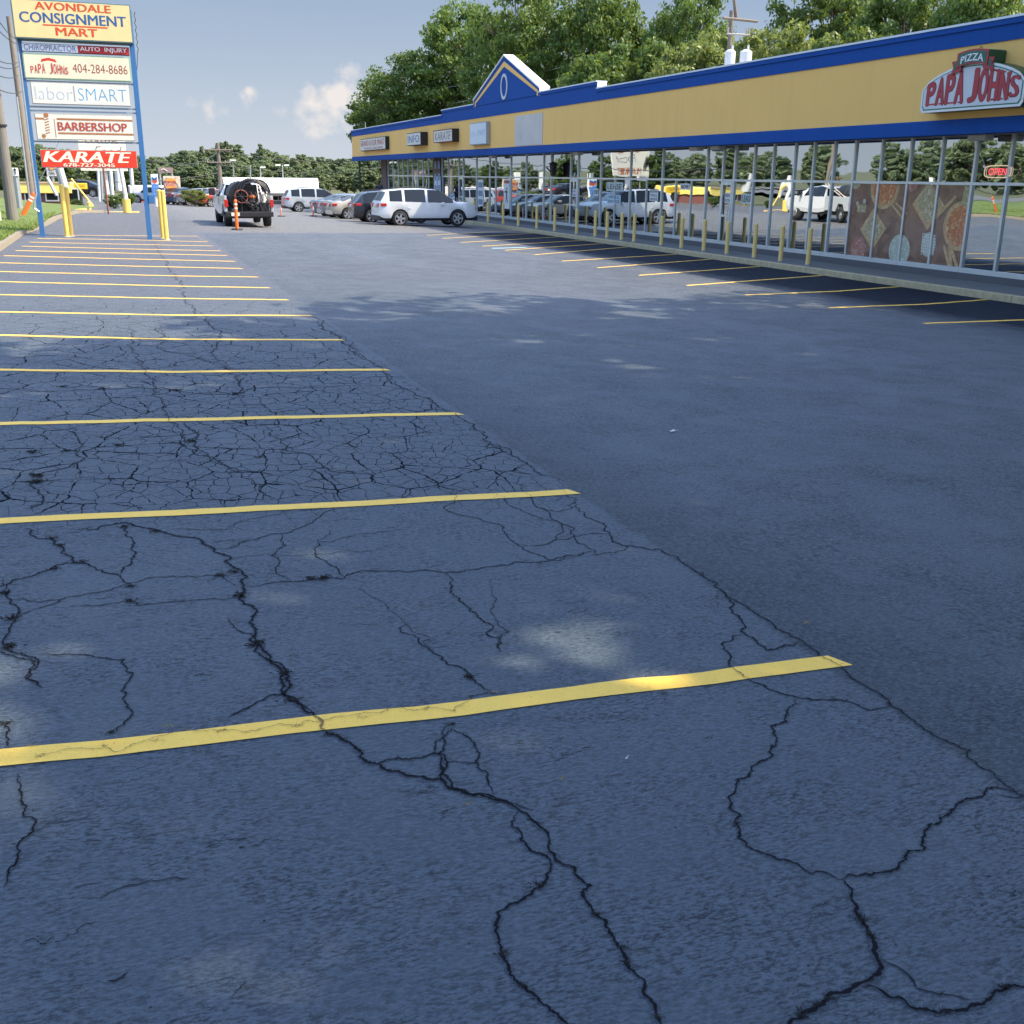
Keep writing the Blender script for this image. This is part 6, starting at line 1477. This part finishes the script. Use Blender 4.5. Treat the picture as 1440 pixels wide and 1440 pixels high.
# person standing beyond the black car
def person():
    px_p, Yp = 533, 76.0; x, ztop = onY(px_p, 253.5, Yp); z0 = ztop-1.78
    rt = thing('person', (x, Yp, z0), 'person in a dark blue top and cap standing beyond the black car', 'person')
    def skin(name, V, E, Rr, m, sub=2):
        me = D.meshes.new(name); me.from_pydata([(a[0]+0, a[1], a[2]) for a in V], E, []); o = D.objects.new(name, me); C.objects.link(o)
        sk = o.modifiers.new('skin', 'SKIN'); 
        for v, r in zip(me.skin_vertices[0].data, Rr): v.radius = (r, r*.8 if isinstance(r, float) else r)
        me.skin_vertices[0].data[0].use_root = True
        su = o.modifiers.new('sub', 'SUBSURF'); su.levels = sub; su.render_levels = sub
        dg = bpy.context.evaluated_depsgraph_get(); dg.update(); me2 = D.meshes.new_from_object(o.evaluated_get(dg)); D.objects.remove(o)
        me2.materials.clear(); me2.materials.append(m)
        for p in me2.polygons: p.use_smooth = True
        q = D.objects.new(name, me2); C.objects.link(q); q.parent = rt; return q
    sk_m = mat('brown_skin', (.10, .055, .035), .55)
    V = [(0,0,.98),(0,0,1.18),(0,0,1.42),(0,0,1.50),(0,-.01,1.62),(0,-.01,1.72), (-.2,0,1.40),(-.27,.02,1.14),(-.24,-.10,.92),(-.24,-.14,.84), (.2,0,1.40),(.27,.02,1.14),(.24,-.10,.92),(.24,-.14,.84), (-.1,0,.92),(-.11,.0,.50),(-.12,.02,.09),(-.12,-.12,.04), (.1,0,.92),(.11,-.02,.50),(.12,.02,.09),(.12,-.12,.04)]
    E_l = [(0,1),(1,2),(2,3),(3,4),(4,5),(2,6),(6,7),(7,8),(8,9),(2,10),(10,11),(11,12),(12,13),(0,14),(14,15),(15,16),(16,17),(0,18),(18,19),(19,20),(20,21)]
    Rr = [.14,.13,.14,.06,.10,.085,.06,.048,.036,.04,.06,.048,.036,.04,.09,.062,.042,.04,.09,.062,.042,.04]
    skin('body', V, E_l, Rr, sk_m)
    skin('shirt', [V[0], V[1], V[2], V[6], V[7], V[10], V[11]], [(0,1),(1,2),(2,3),(3,4),(2,5),(5,6)], [.165,.155,.165,.085,.07,.085,.07], mat('dark_blue_cloth', (.02, .035, .08), .9))
    skin('trousers', [V[0], V[14], V[15], (-.12,.01,.14), V[18], V[19], (.12,.01,.14)], [(0,1),(1,2),(2,3),(0,4),(4,5),(5,6)], [.155,.11,.085,.07,.11,.085,.07], mat('dark_trousers', (.03, .03, .035), .9))
    mb = MB(); mb.sphere((x, Yp, z0+1.71), .115, 14, sz=.85); mb.box(x-.08, x+.08, Yp-.2, Yp-.08, z0+1.69, z0+1.71); mb.build('cap', [M_dark], rt, smooth=False)
    return rt
person()

# litter
def leaf_litter(px, pyy, s, m, label, name='fallen_leaf', rot=0.4):
    x, y = onG(px, pyy); z = gz(x, y)+.006; mb = MB(); N = 9; vs = []
    for i in range(N):
        a = 6.283*i/N+rot; r = s*(.55+.45*(i % 2)); vs.append((x+r*math.cos(a), y+r*math.sin(a)*.7, z+s*.25*abs(math.sin(a*1.5))+.002))
    vs.append((x, y, z+.004)); mb.add(vs, [(i, (i+1) % N, N) for i in range(N)])
    mb.tube((x, y, z+.006), (x+s*1.3, y+s*.3, z+.012), .0015, .001, 5)
    tag(mb.build(name, [m]), label, 'litter')
M_dry = mat('dry_leaf', (.22, .15, .07), .8); M_paper = mat('paper_scrap', (.62, .62, .58), .8)
leaf_litter(1133, 878, .022, M_dry, 'dry brown leaf on the lane right of the nearest yellow line')
leaf_litter(946, 608, .050, M_paper, 'pale crumpled scrap lying alone in the middle of the lane', 'paper_scrap')
leaf_litter(881, 1069, .008, M_paper, 'tiny white scrap below the nearest yellow line', 'paper_scrap')
leaf_litter(1108, 750, .010, M_dry, 'tiny dark leaf bit upper right of the nearest yellow line')
leaf_litter(790, 1098, .012, M_dry, 'curled leaf between two cracks below the nearest yellow line')
leaf_litter(658, 1134, .012, M_dry, 'small curled leaf near the looping crack')
leaf_litter(222, 434, .02, M_paper, 'white speck of paper on a far left stall', 'paper_scrap')
mbp = MB(); rg = random.Random(11)
for _ in range(420):
    x = rg.uniform(-1.5, 5); y = rg.uniform(1.8, 8); s = rg.uniform(.0018, .005); z = gz(x, y)+.002
    a = rg.uniform(0, 6.28); vs = [(x+s*math.cos(a+k*1.57), y+s*math.sin(a+k*1.57)*rg.uniform(.6, 1), z) for k in range(4)]+[(x, y, z+s*.8)]
    mbp.add(vs, [(0, 1, 4), (1, 2, 4), (2, 3, 4), (3, 0, 4)], 0 if rg.random() < .85 else 1)
tag(mbp.build('gravel', [mat('dark_grit', (.02, .021, .025), .8), mat('pale_grit', (.4, .38, .34), .8)]), 'scattered dark and pale grit on the near pavement', 'grit', kind='stuff')

# ------------------------------------------------------------------ trees
def tree_parts(seed, H, R, cb, ncl, nleaf, ls, shape='oak', trunk_r=.3, lean=0):
    rg = np.random.default_rng(seed)
    cz = cb+(H-cb)*.5; ch = (H-cb)*.5
    cl = []
    lobes = rg.normal(size=(7, 3)); lobes /= np.linalg.norm(lobes, axis=1)[:, None]
    for i in range(ncl):
        d = rg.normal(size=3); d /= np.linalg.norm(d)
        k = .72+.30*max(0, max(lobes @ d))**3 - .14*rg.random()
        rr = k*(1-.55*rg.random()**2.6)
        if shape == 'pine':
            t = rg.random()**.8; z = cb+(H-cb)*t; r = R*(.25+.85*(1-t))*(.4+.6*rg.random())*(.75+.25*math.sin(t*28)); a = rg.uniform(0, 6.283)
            cl.append((r*math.cos(a), r*math.sin(a), z, .45+.5*(1-t)))
        else:
            cl.append((R*rr*d[0], R*rr*d[1], cz+ch*rr*d[2], rg.uniform(.55, 1.25)*R/6))
    cl = np.array(cl)
    V = []; n = ncl*nleaf
    idx = np.repeat(np.arange(ncl), nleaf); c_ = cl[idx]
    g = rg.normal(size=(n, 3)); g /= np.linalg.norm(g, axis=1)[:, None]; rad = rg.random(n)**.45
    P = c_[:, :3]+g*(c_[:, 3]*rad)[:, None]*np.array([1, 1, .62 if shape != 'pine' else .35])
    nrm_ = g*.8+rg.normal(size=(n, 3))*.7+np.array([0, 0, .35]); nrm_ /= np.linalg.norm(nrm_, axis=1)[:, None]
    t1 = np.cross(nrm_, rg.normal(size=(n, 3))); t1 /= np.linalg.norm(t1, axis=1)[:, None]; t2 = np.cross(nrm_, t1)
    s = ls*rg.uniform(.6, 1.3, n)[:, None]
    q = np.stack([P-t1*s, P-t2*s*.55, P+t1*s, P+t2*s*.55], 1).reshape(-1, 3)
    me = D.meshes.new('crown'); me.vertices.add(n*4); me.vertices.foreach_set('co', q.astype(np.float32).ravel())
    me.loops.add(n*4); me.loops.foreach_set('vertex_index', np.arange(n*4, dtype=np.int32)); me.polygons.add(n)
    me.polygons.foreach_set('loop_start', np.arange(0, n*4, 4, dtype=np.int32)); me.polygons.foreach_set('loop_total', np.full(n, 4, dtype=np.int32)); me.update(); me.validate()
    tb = MB(); top = H*.80 if shape != 'pine' else H*.97
    pts = [(0, 0, -.5)]; 
    for i in range(1, 7): pts.append((rg.normal()*.12*i/2, rg.normal()*.12*i/2, top*i/6))
    tb.path(pts, lambda i: trunk_r*(1-.13*i), 9)
    nb = 26 if shape != 'pine' else 30
    for j in rg.choice(ncl, nb, replace=False):
        c0 = cl[j]; k = max(cb*.7, min(top*.9, c0[2]*.62)) if shape != 'pine' else c0[2]-.1; f = k/top*6; i0 = int(min(5, f)); fr = f-i0
        a = np.array(pts[i0])*(1-fr)+np.array(pts[i0+1])*fr; m_ = (a+c0[:3])/2+rg.normal(size=3)*.25*R/6+np.array([0, 0, .3*R/6]); r0 = trunk_r*.32
        tb.path([tuple(a), tuple(m_), tuple(c0[:3])], lambda i, r0=r0: r0*(1, .6, .22)[i], 5)
        for _ in range(2):
            e = c0[:3]+rg.normal(size=3)*R*.12; tb.path([tuple(m_), tuple(e)], lambda i, r0=r0: r0*(.4, .12)[i], 4)
    return me, tb
def make_tree(name, par, leafm, barkm=None):
    me, tb = tree_parts(*par[0], **par[1]); me.materials.append(leafm)
    rt = thing(name, (0, 0, 0), None, 'tree'); o = D.objects.new('crown', me); C.objects.link(o); o.parent = rt
    tb.build('trunk', [barkm or M_bark], rt); return rt
first_used = {}
def put(rt, x, y, z, s=1, rz=0, label=None, group=None, leaf=None, sz=None):
    c_ = rt if rt.name not in first_used else copy_tree(rt); first_used[rt.name] = 1
    c_.location = (x, y, z); c_.scale = (s, s, s if sz is None else sz); c_.rotation_euler = (0, 0, rz)
    if label: c_['label'] = label
    if group: c_['group'] = group
    if leaf:
        for ch in c_.children:
            if ch.name.startswith('crown'):
                ch.data = ch.data.copy(); ch.data.materials[0] = leaf
    return c_
oakA = make_tree('leafy_tree', ((11, 18, 7.5, 3.5, 235, 125, .19), dict(trunk_r=.35)), M_leafA)
oakB = make_tree('leafy_tree', ((23, 20, 7.0, 4.5, 215, 120, .20), dict(trunk_r=.38)), M_leafC)
oakC = make_tree('leafy_tree', ((35, 12, 5.0, 2.5, 170, 120, .17), dict(trunk_r=.25)), M_leafB)
# row behind the mall: bearing (px) and depth, size
def ground_b(x, y): return -.7
def putpx(rt, px, Y, toppy, s_h, label, leaf=None, rz=0, wide=1.0, base=-.8):
    x, zt_ = onY(px, toppy, Y); s = (zt_-base)/s_h
    return put(rt, x, Y, base, s*wide, rz, label, 'trees behind the strip mall', leaf, sz=s)
putpx(oakA, 585, 100, 60, 18, 'bright green tree at left end of the row, its low branches past the roof corner', rz=.4, wide=1.0)
putpx(oakB, 668, 96, -25, 20, 'dense dark green tree rising behind the left slope of the gable', rz=1.7, leaf=M_leafA, wide=.95)
putpx(oakA, 745, 84, -50, 18, 'tall green tree above the gable peak', rz=3.1, wide=.75)
putpx(oakB, 850, 78, -70, 20, 'tall tree right of the gable with dark interior', rz=.6, leaf=M_leafA, wide=.72)
putpx(oakA, 965, 72, -45, 18, 'open-crowned tree with sky gaps left of the power pole', rz=5.0, wide=.62, leaf=M_leafA)
putpx(oakC, 1105, 56, 18, 12, 'pale yellow-green tree just right of the power pole', rz=1.1, wide=.85)
putpx(oakB, 1180, 62, -90, 20, 'dark tree towering behind the yellow-green one', rz=2.2, wide=.7)
putpx(oakC, 1000, 60, 22, 12, 'yellow-green tree behind the transformers', rz=3.4, wide=.8)
putpx(oakB, 1290, 50, -90, 20, 'deep green tree over the right half of the long fascia', rz=4.0, wide=.72)
putpx(oakB, 1420, 44, -120, 20, 'deep green tree at the right edge of the picture', rz=5.5, wide=.72)
putpx(oakC, 1230, 44, 24, 12, 'mid green tree low behind the blue coping near the pizza sign', rz=.2, wide=.8, leaf=M_leafC)
putpx(oakC, 880, 66, 38, 12, 'small leafy tree low behind the coping right of the step', rz=2.6, wide=.85, leaf=M_leafA)
putpx(oakC, 545, 112, 118, 12, 'small tree at the far roof corner, lowest of the row', rz=2.0, wide=.9, leaf=M_leafA)

# shade trees that stand to the right of and behind the photographer
shA = make_tree('shade_tree', ((51, 17, 7.2, 7.5, 125, 85, .25), dict(trunk_r=.36)), M_leafA)
put(shA, 11.5, -1.0, -.4, 1.0, .3, 'tall shade tree beside the near end of the lot', 'shade trees at the near end of the lot')
put(shA, 19.5, 3.2, -.7, 1.0, 2.9, 'tall shade tree by the near corner of the mall', 'shade trees at the near end of the lot')
put(shA, 26.0, 9.6, -.7, 1.05, 4.1, 'tall shade tree behind the near end wall of the mall', 'shade trees at the near end of the lot')
put(shA, 7.5, -7.5, -.3, 1.05, 1.2, 'tall shade tree behind the photographer', 'shade trees at the near end of the lot')
put(shA, 10.8, 5.2, -.4, .95, 4.55, 'tall shade tree leaning over the near stalls', 'shade trees at the near end of the lot')
put(shA, 18.0, 8.6, -.7, .98, 0.9, 'tall shade tree in front of the near corner of the mall', 'shade trees at the near end of the lot')
put(shA, 17.5, -6.5, -.6, 1.15, 3.3, 'tall shade tree farthest behind the near end of the lot', 'shade trees at the near end of the lot')

# distant tree line and the pines behind the pylon sign
farA = make_tree('distant_tree', ((71, 14, 5.5, .5, 150, 70, .40), dict(trunk_r=.3)), M_pine)
farP = make_tree('pine_tree', ((81, 18, 3.6, 6, 150, 50, .34), dict(shape='pine', trunk_r=.22)), M_pine)
rg = random.Random(21)
skyline = [(0,212),(30,205),(60,200),(110,212),(150,215),(200,222),(215,214),(235,218),(262,212),(285,208),(300,204),(318,200),(335,212),(350,222),(365,206),(380,212),(400,216),(430,216),(460,220),(490,222),(520,218),(545,222)]
sk = lambda px: float(np.interp(px, [a for a, _ in skyline], [b for _, b in skyline]))
i = 0
for px in list(range(-60, 580, 9)):
    Y = rg.uniform(215, 260); p_ = px+rg.uniform(-6, 6); x, zt_ = onY(p_, sk(p_)+rg.uniform(-3, 5), Y); b_ = 0.0; s = (zt_-b_)/14
    put(farA, x, Y, b_, s*1.35, rg.uniform(0, 6.28), 'distant tree in the long green tree line beyond the shops', 'distant tree line', sz=s)
for px in list(range(-40, 570, 14)):
    Y = rg.uniform(160, 190); p_ = px+rg.uniform(-8, 8); x, zt_ = onY(p_, max(sk(p_)+14, 226)+rg.uniform(-4, 6), Y); s = (zt_+1.0)/14
    put(farA, x, Y, -1.0, s*1.5, rg.uniform(0, 6.28), 'nearer rounded tree in front of the distant tree line', 'nearer rounded trees of the tree line', sz=s)
for px, tp in ((366, 203), (283, 206), (318, 199), (312, 204), (262, 212)):
    x, zt_ = onY(px, tp, 200); put(farP, x, 200, 0, (zt_)/18*.9, rg.uniform(0, 6), 'taller pine standing out above the distant tree line, %s' % {366: 'right of the lamp posts', 283: 'left of the brown pole', 318: 'right behind the brown pole', 312: 'directly behind the brown pole', 262: 'above the burger sign'}[px], None, sz=zt_/18)
for k, (px, Y, tp) in enumerate(((10, 78, 196), (28, 84, 203), (50, 92, 200), (72, 88, 208), (100, 96, 216), (125, 104, 215), (150, 110, 216), (172, 118, 222), (196, 124, 226), (-20, 76, 190))):
    x, zt_ = onY(px, tp, Y+22); b_ = -.2; s = (zt_-b_)/14
    put(farA, x, Y+22, b_, s*1.0, rg.uniform(0, 6), 'dark evergreen behind the pylon sign, %s from the left' % ORD[(k+1) % 10], 'evergreens behind the pylon sign', M_leafC if k % 2 else None, sz=s)
# bushes
for (px, Y, tp, w_, lab, leaf) in ((272, 92, 262, 1.25, 'yellow-green bush beside the burger sign', M_leafB), (106, 66, 274, .9, 'round dark bush behind the left guard posts', M_leafC), (158, 70, 268, .9, 'bush between the pale poles under the KARATE panel', M_leafA), (176, 78, 266, 1.0, 'bush behind the pole with yellow base', M_leafA), (40, 120, 240, 1.2, 'bush above the yellow fascia shop', M_leafC), (410, 92, 284, .6, 'low weedy bush behind the far silver SUV', M_leafB)):
    x, zt_ = onY(px, tp, Y); zb_ = zg(x, Y); s = max(.3, (zt_-zb_))/12; c_ = put(oakC, x, Y, zb_-.2, s*1.5*w_, rg.uniform(0, 6), lab, None, leaf, sz=s*1.05); c_.name = 'bush'; c_['category'] = 'bush'
    if 'group' in c_.keys(): del c_['group']
# trees across the side street (seen in the shop windows)
for k in range(30):
    y = 25+k*6.6+rg.uniform(-2, 2); x = -60-rg.uniform(0, 16); s = rg.uniform(.38, .62)
    put(farA, x, y, .1, s*1.2, rg.uniform(0, 6), 'tree across the side street, mirrored in the shop windows', 'trees across the side street', sz=s)

for o in D.objects:      # untouched prototypes never placed
    pass
